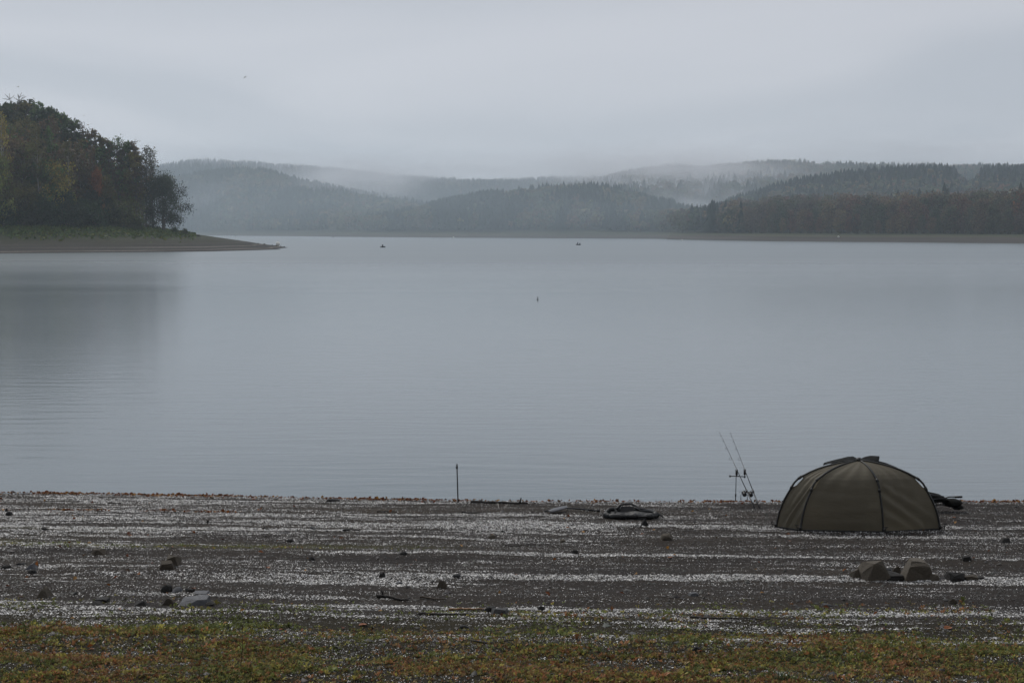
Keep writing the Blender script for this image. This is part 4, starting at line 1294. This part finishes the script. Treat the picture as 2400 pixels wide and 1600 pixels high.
STONES = [  # left px, right px, top px, base px, shape, tone, label, tilt
    (1995, 2027, 1331, 1354, 'block', 'tan', 'squarish tan stone at the left end of the stone ring', 0),
    (2021, 2081, 1314, 1362, 'block', 'tan', 'tall angular pointed stone on the left of the stone ring', -20),
    (2078, 2094, 1328, 1345, 'slab', 'slate', 'small pale stone peeping out behind the tall pointed stone', 0),
    (2088, 2116, 1325, 1347, 'wedge', 'brown', 'brown stone at the back of the ring between the two big ones', 0),
    (2074, 2125, 1336, 1362, 'slab', 'dark', 'low dark stone with flat pale top in the middle of the ring', 4),
    (2122, 2190, 1310, 1362, 'block', 'tan', 'biggest stone of the ring, rounded and tan topped', 6),
    (2180, 2203, 1346, 1362, 'block', 'tan', 'small blocky stone right against the biggest stone of the ring', 0),
    (2201, 2223, 1352, 1360, 'slab', 'grey', 'flat pale stone in the gap of the stone ring', 0),
    (2219, 2266, 1342, 1364, 'block', 'dark', 'dark angular stone at the right end of the ring', 5),
    (2264, 2298, 1347, 1360, 'slab', 'brown', 'low brownish stone trailing off right of the ring', 0),
    (2290, 2312, 1352, 1359, 'slab', 'dark', 'flat dark stone farthest right beside the ring', 0),
    (2257, 2278, 1302, 1315, 'block', 'dark', 'single dark stone behind the right end of the ring', 0),
    (2226, 2245, 1403, 1416, 'block', 'brown', 'reddish brown stone alone in front of the ring', 0),
    (2346, 2374, 1261, 1273, 'wedge', 'dark', 'dark stone at the right frame edge below the tent', 10),
    (205, 245, 1286, 1302, 'round', 'brown', 'dark brown humped stone on the left beach', 0),
    (384, 424, 1299, 1328, 'block', 'tan', 'larger two toned block of the leaning stone pair on the left', 8),
    (367, 404, 1314, 1336, 'block', 'brown', 'smaller brown stone leaning on the two toned block', -6),
    (50, 86, 1322, 1336, 'wedge', 'slate', 'grey slate stone near the left frame edge', 0),
    (62, 82, 1334, 1344, 'round', 'dark', 'small dark stone touching the grey slate at left', 0),
    (36, 60, 1319, 1325, 'slab', 'black', 'thin black slab above the grey slate at left', 0),
    (0, 22, 1324, 1334, 'round', 'dark', 'dark stone cut by the left frame edge', 0),
    (81, 120, 1376, 1403, 'wedge', 'tan', 'triangular tan stone pitted with dark holes at left', 0),
    (374, 400, 1369, 1390, 'round', 'dark', 'lumpy dark stone topped by an orange leaf', 0),
    (398, 431, 1378, 1389, 'wedge', 'slate', 'tilted grey slate right of the lumpy dark stone', 12),
    (433, 453, 1379, 1387, 'slab', 'dark', 'small dark chip right of the tilted slate', 0),
    (447, 488, 1387, 1395, 'slab', 'slate', 'flat pale slate lying flush with the gravel', 0),
    (221, 252, 1400, 1413, 'slab', 'dark', 'dark stone behind the short dark billet at left', 0),
    (209, 248, 1408, 1419, 'slab', 'dark', 'long dark billet shaped stone at left', 4),
    (307, 349, 1406, 1420, 'wedge', 'dark', 'low dark stone between the billet and the big slate', 0),
    (374, 412, 1400, 1419, 'wedge', 'brown', 'brown stone touching the left end of the big slate', 0),
    (408, 482, 1395, 1420, 'slab', 'slate', 'biggest pale grey slate in the left foreground', -4),
    (478, 502, 1409, 1420, 'round', 'dark', 'dark stone touching the right end of the big slate', 0),
    (11, 26, 1197, 1209, 'round', 'dark', 'round dark stone near the water at the left frame edge', 0),
    (9, 18, 1191, 1199, 'wedge', 'black', 'small black stone above the round one at left frame edge', 0),
    (95, 109, 1235, 1243, 'round', 'dark', 'small dark pebble stone on the pale band at left', 0),
    (482, 491, 1219, 1225, 'wedge', 'black', 'tiny black stone on the white shell band', 0),
    (610, 627, 1234, 1240, 'slab', 'dark', 'thin dark stone on the shell band left of centre', 0),
    (724, 742, 1233, 1241, 'slab', 'grey', 'grey stone on the shell band left of centre', 0),
    (648, 684, 1244, 1251, 'slab', 'grey', 'long flat grey stone just below the shell band', 0),
    (670, 688, 1263, 1271, 'round', 'dark', 'round dark stone below the long flat grey one', 0),
    (762, 795, 1167, 1176, 'slab', 'dark', 'dark slab sticking up at the waterline left of the bank stick', 0),
    (722, 738, 1304, 1313, 'round', 'dark', 'dark lump on the dark gravel band left of centre', 0),
    (885, 903, 1341, 1354, 'block', 'dark', 'squarish dark stone on the long white band', 0),
    (1020, 1052, 1360, 1379, 'wedge', 'brown', 'dark brown triangular stone at the middle of the beach', 0),
    (1143, 1163, 1251, 1264, 'round', 'tan', 'small tan stone at the middle of the beach', 0),
    (1310, 1326, 1263, 1271, 'round', 'tan', 'small pinkish tan stone right of the middle of the beach', 0),
    (1548, 1579, 1249, 1266, 'round', 'tan', 'tan two lobed stone between dinghy and tent', 0),
    (1501, 1523, 1217, 1233, 'wedge', 'black', 'black wedge shaped stone just below the dinghy', 0),
    (1152, 1194, 1423, 1441, 'slab', 'grey', 'grey angular slab at the end of the orange stick', 8),
    (1135, 1162, 1420, 1435, 'round', 'dark', 'mossy dark stone between orange stick and grey slab', 0),
    (1256, 1279, 1420, 1431, 'wedge', 'dark', 'dark stone among weeds right of the grey slab', 0),
    (1058, 1082, 1345, 1354, 'slab', 'grey', 'flat pinkish grey stone on the long white band', 0),
    (937, 953, 1292, 1301, 'round', 'dark', 'round dark stone left of the middle on dark gravel', 0),
    (921, 947, 1361, 1369, 'slab', 'slate', 'flat bluish grey stone below the squarish dark one', 0),
    (1928, 1957, 1414, 1423, 'slab', 'grey', 'flat grey stone in front of the tent among weeds', 0),
    (1613, 1637, 1387, 1397, 'slab', 'slate', 'flat bluish slate left of the stone ring', 0),
    (1624, 1646, 1516, 1528, 'round', 'black', 'black clod in the foreground weeds', 0),
    (1074, 1100, 1464, 1474, 'round', 'black', 'black clod among weeds at the middle foreground', 0),
    (1336, 1356, 1288, 1298, 'round', 'dark', 'dark clod beside leaf litter right of the middle', 0),
]
def wscaleY(px, py):
    return on_ground(px, py)
for i, (x0, x1, t0, b0, kind, tone, lab, tilt) in enumerate(STONES):
    b = on_ground((x0 + x1) / 2, b0)
    k = ppm(b.y)
    w = (x1 - x0) / k * 1.06
    dep = w * .8
    slope = (CAM_H - b.z) / b.y
    h = max((b0 - t0) / k - dep * slope * .30, .03) * {'slab': .8, 'round': .85, 'block': .95, 'wedge': 1.0}[kind]      # the top face seen from above takes up part of the height
    me = stone_mesh(300 + i, kind)
    o = link('stone', me, SM[tone])
    ctr = b + Vector((0, dep * .5, 0))
    z0 = gz(ctr.x, ctr.y)
    o.scale = (w / 2, dep / 2, h * .5 + .02)
    o.rotation_euler = (0, R(tilt), R(random.uniform(-12, 12)))
    o.location = (ctr.x, ctr.y, z0 + h * .5 - .015)
    tag(o, lab, 'stone', 'stones on the beach')

# stones on the tip of the spit
for i, (px, off, s) in enumerate([(621, 1.2, .8), (640, 1.2, .6), (649, 1.0, .7), (659, 1.0, .6), (667, .8, .5), (606, 3, .6), (468, 22, 1.1), (360, 24, .9)]):
    Y = {0: 512, 1: 517, 2: 519, 3: 520, 4: 522, 5: 508, 6: 490, 7: 430}[i]
    x = (px - 1200) / FPX * Y
    o = link('stone', stone_mesh(500 + i, 'block'), SM['dark'])
    s *= .55; o.scale = (s, s, s * .6); o.location = (x, Y, float(spit_z(np.array([x]), np.array([Y]))[0]) + .25 * s)
    tag(o, ORD[sorted([606, 621, 640, 649, 659, 667]).index(px)] + ' small dark stone from the left on the bare tip of the spit' if i < 6 else ('dark stone on the upper slope of the spit right of the willow' if i == 6 else 'flat stone lying mid slope on the spit'), 'stone', 'stones on the spit tip' if i < 6 else None)

# ------------------------------------------------------------------ sticks and stalks
WOOD = simple_mat('dark_wood', (.030, .026, .022), .8, .5, 12, .5, .01)
OWOOD = simple_mat('orange_wood', (.26, .135, .055), .6, .35, 14, .4, .005)
STRAW = simple_mat('straw', (.20, .165, .095), .7, .3, 14)
PALE = simple_mat('pale_stick', (.30, .28, .25), .7, .3, 14)
def stick(pts, r, mat, label, extra=None, lift=.02, cat='stick', name='stick', on=True):
    P = [on_ground(*q) for q in pts]
    o0 = P[0].copy()
    loc = []
    m = len(P)
    for i in range(m - 1):
        for s in range(4):
            q = P[i].lerp(P[i + 1], s / 4)
            loc.append(Vector((q.x, q.y, gz(q.x, q.y) + lift)) - o0 + Vector((0, 0, .006 * math.sin(i * 3 + s * 1.7))))
    loc.append(P[-1] - o0 + Vector((0, 0, lift)))
    mb = MB().tube(loc, [r * (1 - .55 * i / len(loc)) * (1 + .12 * math.sin(i * 2.6)) for i in range(len(loc))], 7)
    if extra:
        for e_ in extra:
            mb.tube([Vector(loc[e_[0]]), Vector(loc[e_[0]]) + Vector(e_[1])], [r * .7, r * .3], 6)
    o = mb.build(name, mat, None, True)
    o.location = o0
    tag(o, label, cat)
stick([(1103, 1179), (1130, 1178.5), (1165, 1180), (1200, 1181), (1236, 1181)], .034, WOOD, 'long dark log at the waterline right of the bank stick', [(14, (.03, 0, .11)), (3, (.05, .02, .05))], .02, 'log', 'driftwood_log')
stick([(882, 1401), (898, 1399), (915, 1402), (935, 1407), (957, 1410)], .026, WOOD, 'forked dark branch lying left of the middle', [(4, (-.03, .03, .09))])
stick([(984, 1402), (1010, 1405), (1045, 1408)], .014, simple_mat('brown_wood', (.055, .040, .026), .8), 'straight brown stick right of the forked branch')
stick([(1052, 1432), (1080, 1429), (1110, 1431), (1140, 1429)], .017, OWOOD, 'orange brown stick pointing at the grey slab')
stick([(981, 1441), (1020, 1442), (1060, 1443), (1097, 1441)], .016, WOOD, 'long thin dark stick below the orange one')
stick([(1176, 1278), (1205, 1281), (1245, 1279), (1270, 1278), (1310, 1286)], .009, WOOD, 'thin wavy dark twig right of the middle of the beach')
stick([(1617, 1450), (1670, 1451), (1730, 1453), (1804, 1455)], .014, WOOD, 'long dark stick in the foreground left of the stone ring')
stick([(1371, 1449), (1410, 1450), (1450, 1453), (1484, 1459)], .008, STRAW, 'thin straw coloured stem right of the middle foreground')
stick([(1167, 1182), (1169, 1193)], .008, PALE, 'short pale stick by the driftwood log')
stick([(498, 1168), (519, 1163)], .014, STRAW, 'short pale stick on the leaf line at left')
stick([(253, 1180), (284, 1181)], .016, WOOD, 'short dark stick on the mud near the left waterline')
stick([(805, 1245), (822, 1242), (842, 1245)], .018, WOOD, 'small curved dark branch on the shell band left of the middle')
stick([(884, 1201), (905, 1200), (930, 1202)], .014, WOOD, 'thin dark driftwood piece on the mud below the bank stick')
stick([(1082, 1202), (1102, 1203), (1135, 1204)], .016, WOOD, 'dark driftwood piece on the mud below the long log')
stick([(2180, 1272), (2220, 1276), (2240, 1276)], .007, WOOD, 'thin twig on the gravel right of the tent')
stick([(2003, 1500), (2060, 1502), (2130, 1503)], .006, STRAW, 'thin dry stem in the right foreground')
stick([(1105, 1505), (1150, 1510), (1205, 1503)], .012, WOOD, 'dark stick half hidden at the weed edge in the middle')
stick([(1290, 1583), (1315, 1587), (1340, 1590)], .010, WOOD, 'short dark stick in the middle foreground weeds')
stick([(330, 1586), (380, 1583), (420, 1576)], .006, STRAW, 'thin dry grass stem in the left foreground')
def stalk(base, top, r, mat, label, head=True):
    b = on_ground(*base)
    t_ = at_depth(top[0], top[1], b.y) - b
    root = empty('weed_stalk', b)
    tag(root, label, 'weed stalk', 'dry stalks in the foreground')
    MB().tube([Vector((0, 0, -.02)), t_ * .5 + Vector((.012, .01, 0)), t_], [r, r * .8, r * .5], 5).build('stem', mat, root, True)
    if head:
        MB().tube([t_ * .93 + Vector((.0, 0, 0)), t_ * 1.02, t_ * 1.06], [r * 1.2, r * 1.6, r * .6], 6).build('seed_head', mat, root, True)
    MB().tube([t_ * .35, t_ * .55 + Vector((.05, .01, 0))], [r * .6, r * .2], 4).tube([t_ * .55, t_ * .72 + Vector((-.04, .01, 0))], [r * .6, r * .2], 4).build('side_twig', mat, root, True)
DRYST = simple_mat('dry_stalk', (.075, .045, .028), .8)
stalk((563, 1568), (568, 1468), .0045, DRYST, 'tall dry brown stalk in the left foreground weeds')
stalk((586, 1568), (585, 1535), .004, DRYST, 'short dry stalk right of the tall one')
stalk((872, 1598), (836, 1520), .004, DRYST, 'slanting thin dry stalk in the foreground left of the middle')
stalk((466, 1590), (461, 1527), .0035, DRYST, 'thin dry stalk left of the tall brown one')
stalk((1917, 1598), (1919, 1582), .004, STRAW, 'pale dry stalk at the bottom edge right of the middle')

def grass_tuft(px, py, label, n=46, H=.17, colr=(.045, .085, .022)):
    b = on_ground(px, py); g = np.random.default_rng(int(px))
    mb = MB()
    for i in range(n):
        an = g.random() * 6.28; ln = H * (.5 + .6 * g.random()); le = .15 + .55 * g.random()
        p0 = Vector((g.normal(0, .06), g.normal(0, .04), -.01)); d = Vector((math.cos(an) * le, math.sin(an) * le, 1)).normalized()
        s = Vector((-math.sin(an), math.cos(an), 0)) * .004
        p1 = p0 + d * ln * .6; p2 = p0 + (d + Vector((math.cos(an), math.sin(an), -.5)) * .35).normalized() * ln
        k = len(mb.v)
        mb.v += [p0 - s, p0 + s, p1 + s * .8, p1 - s * .8, p2]
        mb.f += [(k, k + 1, k + 2, k + 3), (k + 3, k + 2, k + 4)]
    o = mb.build('grass_tuft', simple_mat('tuft_green', colr, .6), None)
    o.location = b
    tag(o, label, 'grass tuft')
grass_tuft(1838, 1596, 'dark green grass tuft at the bottom edge below the tent')
grass_tuft(1200, 1598, 'dark green grass tuft at the bottom edge of the middle', 26, .10)

# ------------------------------------------------------------------ single fallen leaves
def leaf_mesh(seed, lobes):
    g = np.random.default_rng(seed)
    V = [Vector((0, 0, .012))]; n = 14
    for i in range(n):
        an = 2 * math.pi * i / n
        rr = (.60 + .40 * math.cos(lobes * an)) if lobes else .85
        rr *= .85 + .3 * g.random()
        V.append(Vector((math.cos(an) * rr, math.sin(an) * rr * .8, .30 * abs(math.sin(an)) * rr + .16 * g.random())))
    me = bpy.data.meshes.new('leaf')
    me.from_pydata([tuple(v) for v in V], [], [(0, i + 1, (i + 1) % n + 1) for i in range(n)])
    return me
LEAVES = [leaf_mesh(i, 5 if i % 2 == 0 else 0) for i in range(4)]
LM = {k: simple_mat(k + '_leaf', c, .6, .4, 9) for k, c in {'orange': (.27, .085, .022), 'brown': (.11, .045, .022), 'yellow': (.38, .19, .03), 'red': (.17, .028, .022)}.items()}
LEAFMESH = {}
def leaf(px, py, wpx, tone, label, group='fallen leaves on the beach'):
    b = on_ground(px, py); s = wpx / ppm(b.y) / 2
    k = random.randrange(4)
    if (k, tone) not in LEAFMESH:
        me = LEAVES[k].copy(); me.materials.clear(); me.materials.append(LM[tone]); LEAFMESH[(k, tone)] = me
    o = link('leaf', LEAFMESH[(k, tone)])
    o.location = (b.x, b.y, b.z + .004); o.scale = (s, s, s)
    o.rotation_euler = (random.uniform(-.15, .45), random.uniform(-.35, .35), random.random() * 6.28)
    tag(o, label, 'leaf', group)
leaf(777, 1480, 22, 'yellow', 'golden yellow leaf standing in the weeds left of the middle')
leaf(852, 1466, 26, 'orange', 'large orange leaf at the upper weed edge left of the middle')
leaf(870, 1473, 14, 'brown', 'brown leaf right of the large orange leaf')
leaf(1678, 1572, 28, 'yellow', 'large yellow leaf in the right foreground weeds')
leaf(2222, 1473, 24, 'orange', 'large orange leaf on the right foreground gravel')
leaf(1570, 1308, 14, 'orange', 'orange leaf in the debris right of the middle')
leaf(388, 1371, 9, 'orange', 'orange leaf lying on the lumpy dark stone')
leaf(2208, 1358, 7, 'orange', 'bright orange leaf in the gap of the stone ring')
leaf(2270, 1171, 14, 'orange', 'upright orange leaf at the waterline right of the barrow')
leaf(656, 1167, 12, 'orange', 'orange leaf upright on the left leaf line')
nth = {}
for px, py, w, tone in sorted([(280, 1427, 13, 'orange'), (49, 1399, 16, 'brown'), (580, 1440, 22, 'brown'), (233, 1451, 12, 'red'), (490, 1480, 16, 'red'), (660, 1476, 16, 'orange'), (522, 1265, 13, 'red'), (297, 1322, 8, 'red'),
                        (357, 1320, 12, 'red'), (265, 1359, 7, 'orange'), (628, 1331, 18, 'orange'), (882, 1424, 12, 'orange'), (1296, 1413, 10, 'orange'), (1269, 1455, 14, 'red'), (1210, 1347, 9, 'orange'),
                        (1505, 1252, 13, 'orange'), (1290, 1232, 12, 'brown'), (1331, 1256, 8, 'red'), (1537, 1485, 12, 'orange'), (2010, 1470, 18, 'brown'), (2070, 1474, 16, 'red'), (2310, 1505, 16, 'brown'),
                        (2320, 1358, 7, 'orange'), (2290, 1350, 6, 'red'), (1851, 1440, 9, 'orange'), (1710, 1580, 20, 'red'), (1740, 1582, 14, 'orange'), (2130, 1560, 22, 'brown'), (2330, 1578, 18, 'red'),
                        (355, 1537, 16, 'orange'), (475, 1574, 14, 'brown'), (1150, 1578, 26, 'brown'), (1230, 1543, 18, 'red'), (1295, 1554, 18, 'orange'), (1425, 1521, 14, 'red'), (1520, 1551, 14, 'brown'), (990, 1494, 12, 'brown'),
                        (1850, 1268, 10, 'brown'), (2236, 1213, 9, 'orange'), (2110, 1398, 8, 'orange'), (1640, 1487, 12, 'red'), (1790, 1490, 12, 'brown')]):
    nth[tone] = nth.get(tone, -1) + 1
    leaf(px, py, w, tone, ORD[nth[tone]] + {'orange': ' small orange fallen leaf from the left on the open beach', 'brown': ' curled brown fallen leaf from the left on the open beach', 'red': ' small dark red fallen leaf from the left on the beach'}[tone])

# ------------------------------------------------------------------ boats with anglers, buoys, bird
HULL = simple_mat('boat_hull', (.020, .022, .026), .5, .3, 3)
COAT = simple_mat('dark_coat', (.020, .022, .026), .8, .3, 6)
COAT2 = simple_mat('blue_grey_coat', (.035, .042, .055), .8, .3, 6)
def person(loc, rz, mat, label, lean=0.0, scale=1.0):
    """seated angler: one continuous body grown from a joint skeleton"""
    J = {'pel': (0, 0, .12, .16), 'wst': (0, .03 + lean * .1, .32, .155), 'chs': (0, .06 + lean * .3, .56, .175), 'nck': (0, .09 + lean * .45, .72, .065), 'hd0': (0, .11 + lean * .5, .80, .085), 'hd1': (0, .12 + lean * .5, .93, .085),
         'kl': (-.13, .46, .20, .075), 'kr': (.13, .46, .20, .075), 'fl': (-.13, .50, -.20, .06), 'fr': (.13, .50, -.20, .06), 'tl': (-.13, .64, -.24, .05), 'tr': (.13, .64, -.24, .05),
         'sl': (-.20, .06 + lean * .35, .62, .075), 'sr': (.20, .06 + lean * .35, .62, .075), 'el': (-.28, .20 + lean * .2, .38, .055), 'er': (.28, .20 + lean * .2, .38, .055), 'hl': (-.14, .44, .36, .04), 'hr': (.14, .44, .36, .04)}
    E = [('pel', 'wst'), ('wst', 'chs'), ('chs', 'nck'), ('nck', 'hd0'), ('hd0', 'hd1'), ('pel', 'kl'), ('pel', 'kr'), ('kl', 'fl'), ('kr', 'fr'), ('fl', 'tl'), ('fr', 'tr'), ('chs', 'sl'), ('chs', 'sr'), ('sl', 'el'), ('sr', 'er'), ('el', 'hl'), ('er', 'hr')]
    K = list(J); me = bpy.data.meshes.new('person')
    me.from_pydata([J[k][:3] for k in K], [(K.index(a), K.index(b)) for a, b in E], [])
    o = link('person', me, mat)
    md = o.modifiers.new('skin', 'SKIN')
    for i, k in enumerate(K):
        sv = me.skin_vertices[0].data[i]
        sv.radius = (J[k][3], J[k][3]); sv.use_root = (k == 'pel')
    ss = o.modifiers.new('sub', 'SUBSURF'); ss.levels = ss.render_levels = 1
    o.location = loc; o.rotation_euler = (0, 0, rz); o.scale = (scale,) * 3
    tag(o, label, 'person')
    return o
def boat(px, py, rz, label, length=2.6):
    d = ray(px, py); k = -CAM_H / d.z
    loc = Vector((d.x * k, d.y * k, 0))
    root = empty('rowing_boat', loc, rz)
    tag(root, label, 'boat', 'small boats out on the lake')
    P = []
    for i in range(15):
        t_ = i / 14
        w = .58 * (1 - max(0, (t_ - .45) / .55) ** 2.2) * (.85 + .15 * min(1, t_ * 5)); h = .34 + .14 * t_ ** 3
        row = []
        for j in range(11):
            v = j / 5 - 1
            row.append(Vector(((t_ - .5) * length, w * math.copysign(abs(v) ** .6, v), -.10 + (h + .10) * abs(v) ** 2.4)))
        P.append(row)
    m = MB().grid(P); m.f.append(tuple(range(11)))
    o = link('hull', m.mesh('hull', True), HULL, root)
    md = o.modifiers.new('thick', 'SOLIDIFY'); md.thickness = .04
    for side in (0, -1):
        MB().tube([r_[side] for r_ in P], .035, 6).build('gunwale', HULL, root, True)
    for xx in (-.55, .35):
        MB().box((xx, 0, .22), (.24, .95, .035)).build('thwart', WOOD, root)
    return root, loc
def in_boat(loc, rz, x, z=.14):
    return loc + Vector((math.cos(rz) * x, math.sin(rz) * x, z + .02))
rz1 = R(58)
b1, l1 = boat(898, 580, rz1, 'left of the two small dark boats, carrying a lone angler')
person(in_boat(l1, rz1, -.15, .15), R(150), COAT, 'seated angler in dark coat in the left boat', .1, 1.15)
def rod_in_boat(loc, end, label):
    o = MB().tube([Vector((0, 0, 0)), Vector(end)], [.02, .008], 6).build('fishing_rod', ROD, None)
    o.location = loc
    tag(o, label, 'fishing rod')
rod_in_boat(l1 + Vector((-.15, .3, .55)), (-.95, .5, .55), 'fishing rod held out by the angler in the left boat')
rz2 = R(40)
b2, l2 = boat(1356, 574.5, rz2, 'right of the two small dark boats, carrying two anglers')
person(in_boat(l2, rz2, -.35, .22), R(120), COAT2, 'more upright angler on the left in the right boat', 0, 1.25)
person(in_boat(l2, rz2, .45, .16), R(-60), COAT2, 'lower bent angler on the right in the right boat', .5, 1.0)
rod_in_boat(l2 + Vector((-.5, .3, .6)), (-1.1, .4, .45), 'fishing rod pointing left from the right boat')

WHITE = simple_mat('white_buoy', (.78, .77, .72), .5, .08, 2)
REDP = simple_mat('buoy_dark', (.018, .02, .024), .5)
def lake_pt(px, py):
    d = ray(px, py); k = -CAM_H / d.z
    return Vector((d.x * k, d.y * k, 0))
def marker_buoy():
    p = lake_pt(1260, 702.5)
    root = empty('marker_buoy', p)
    tag(root, 'small dark marker float with a short stem in mid lake', 'buoy')
    MB().ball((0, 0, .02), (.085, .085, .055), 12, 8).build('float_body', REDP, root, True)
    MB().tube([(0, 0, .04), (.0, 0, .20)], .02, 7).build('stem', REDP, root, True)
    MB().tube([(.01, 0, .15), (.015, 0, .25)], .042, 8).build('top_mark', REDP, root, True)
marker_buoy()
def ball_buoy(loc, r, label, group=None):
    root = empty('ball_buoy', loc)
    tag(root, label, 'buoy', group)
    MB().ball((0, 0, r * .8), (r, r, r), 16, 12, wob(9, .02)).build('ball', WHITE, root, True)
    MB().tube([(0, 0, r * 1.7), (0, 0, r * 1.95)], r * .22, 8).build('top_eye', METAL, root, True)
    MB().tube([(-r * .5, -r * .7, .02), (-r * 1.6, -r * 1.2, .02), (-r * 2.6, -r * 1.0, .01)], r * .09, 6).build('chain', METAL, root, True)
    return root
Y = 520.0; x = (653 - 1200) / FPX * Y
ball_buoy(Vector((x, Y, max(0, float(spit_z(np.array([x]), np.array([Y]))[0])) + .25)), .78, 'big white ball buoy stranded on the tip of the spit')
ball_buoy(lake_pt(1599, 564), .52, 'white ball buoy floating below the inlet on the right', 'white buoys far out on the lake')
def bank_buoy(px, off, r, label):
    a = float(PXA(px)); Y = float(shore_depth(np.array([a]))[0]) + off
    ball_buoy(Vector((a * Y, Y, float(far_z(np.array([a]), np.array([Y]))[0]))), r, label, 'white buoys far out on the lake')
bank_buoy(1963, 22, .58, 'white ball buoy lying on the bank of the right far shore')
ball_buoy(lake_pt(1063, 558.3), .8, 'white ball buoy on the water near the middle of the far shore', 'white buoys far out on the lake')
for px, py, lab in ((552, 554.2, 'tiny dark float on the water behind the spit'), (781, 556.6, 'tiny dark float on the far water left of the boats')):
    o = MB().ball((0, 0, .35), (.7, .7, .7), 10, 8, wob(4, .03)).tube([(0, 0, .8), (0, 0, 1.5)], .12, 6).build('float', REDP, None, True)
    o.location = lake_pt(px, py)
    tag(o, lab, 'float')

def build_bird():
    p = at_depth(574.5, 181, 210)
    root = empty('bird', p)
    tag(root, 'small dark bird flying high over the lake', 'bird')
    m = simple_mat('bird_feather', (.02, .02, .022), .8)
    MB().tube([(-.20, 0, -.14), (-.10, 0, -.07), (.02, 0, .02), (.10, 0, .08), (.15, 0, .11)], [.012, .045, .055, .035, .01], 8).build('body', m, root, True)
    for s in (-1, 1):
        P = [[Vector((.02 + c_ * .13 - .05 * t_ * s + .16 * t_ * (s > 0), s * t_ * .38, .03 + c_ * .06 + (.13 if s > 0 else -.03) * t_ - .05 * t_ * t_)) for c_ in (-.5 * (1 - .7 * t_), 0, .5 * (1 - .8 * t_))] for t_ in np.linspace(0, 1, 7)]
        o = link('wing', MB().grid(P).mesh('wing', True), m, root)
        md = o.modifiers.new('thick', 'SOLIDIFY'); md.thickness = .012
    MB().grid([[(-.20, -.02, -.14), (-.20, .02, -.14)], [(-.29, -.06, -.19), (-.29, .06, -.19)]]).build('tail', m, root)
build_bird()

# ------------------------------------------------------------------ air: haze and low cloud
def volume_mat(name, dens, color=(.93, .95, 1.0), anis=.2, shaped=False, seed=0.0, nscale=2.2):
    t = NT(name)
    pv = t.n('ShaderNodeVolumePrincipled')
    pv.inputs['Color'].default_value = (*color, 1)
    pv.inputs['Anisotropy'].default_value = anis
    if shaped:
        tc = t.n('ShaderNodeTexCoord')
        ln = t.n('ShaderNodeVectorMath', operation='LENGTH'); t.l(tc.outputs['Object'], ln.inputs[0])
        fall = t.math('SUBTRACT', 1.0, ln.outputs['Value'], True)
        fall = t.math('MULTIPLY', fall, fall)
        nz = t.noise(t.coord(scale=(1, 1, .8), loc=(seed, seed * 1.7, 0)), nscale, 3, .55)
        nz = t.math('MULTIPLY', t.math('SUBTRACT', nz, .36), 3.6, True)
        t.l(t.math('MULTIPLY', t.math('MULTIPLY', fall, nz), dens), pv.inputs['Density'])
    else:
        pv.inputs['Density'].default_value = dens
    t.l(pv.outputs[0], t.out.inputs['Volume'])
    return t.m
hb = MB().box((0, 2400, 136), (6400, 5000, 280))
o = hb.build('haze', volume_mat('haze_air', 0.00018, (.79, .905, 1.0), .45))
tag(o, 'thin grey haze over the whole lake', 'haze', None, 'stuff')
CLOUDS = [  # pixel column, row, depth, half width m, half depth, half height, density
    (770, 425, 3380, 300, 260, 80, .017), (900, 412, 3500, 260, 240, 75, .013), (560, 372, 3720, 560, 170, 55, .010), (1150, 396, 3700, 620, 220, 65, .008),
    (1560, 425, 2350, 260, 300, 80, .017), (1730, 418, 2300, 230, 280, 65, .012), (1450, 394, 2720, 380, 220, 65, .009), (2100, 370, 2750, 560, 220, 58, .008),
    (640, 462, 2800, 260, 130, 55, .010), (820, 455, 2650, 200, 130, 60, .012), (1640, 470, 1950, 120, 150, 40, .010)]
MIST_BANK = (150, 1350, 35, 1300, 720, 90, .0013)
for i, (px, py, Y, rx, ry, rz_, dn) in enumerate(CLOUDS):
    c = at_depth(px, py, Y)
    o = MB().ball((0, 0, 0), (1, 1, 1), 24, 14).build('low_cloud', volume_mat('low_cloud_%d' % i, dn, (.95, .96, 1.0), .2, True, 3.1 * i))
    o.location = c; o.scale = (rx, ry, rz_)
    tag(o, 'ragged mist drifting in front of the wooded ridges', 'mist', None, 'stuff')
mb_x, mb_y, mb_z, mb_a, mb_b, mb_c, mb_d = MIST_BANK
o = MB().ball((0, 0, 0), (1, 1, 1), 32, 16).build('mist_bank', volume_mat('mist_bank', mb_d, (.79, .91, 1.0), .35, True, 40.0, 1.4))
o.location = (mb_x, mb_y, mb_z); o.scale = (mb_a, mb_b, mb_c)
tag(o, 'thin mist lying over the far end of the lake', 'mist', None, 'stuff')
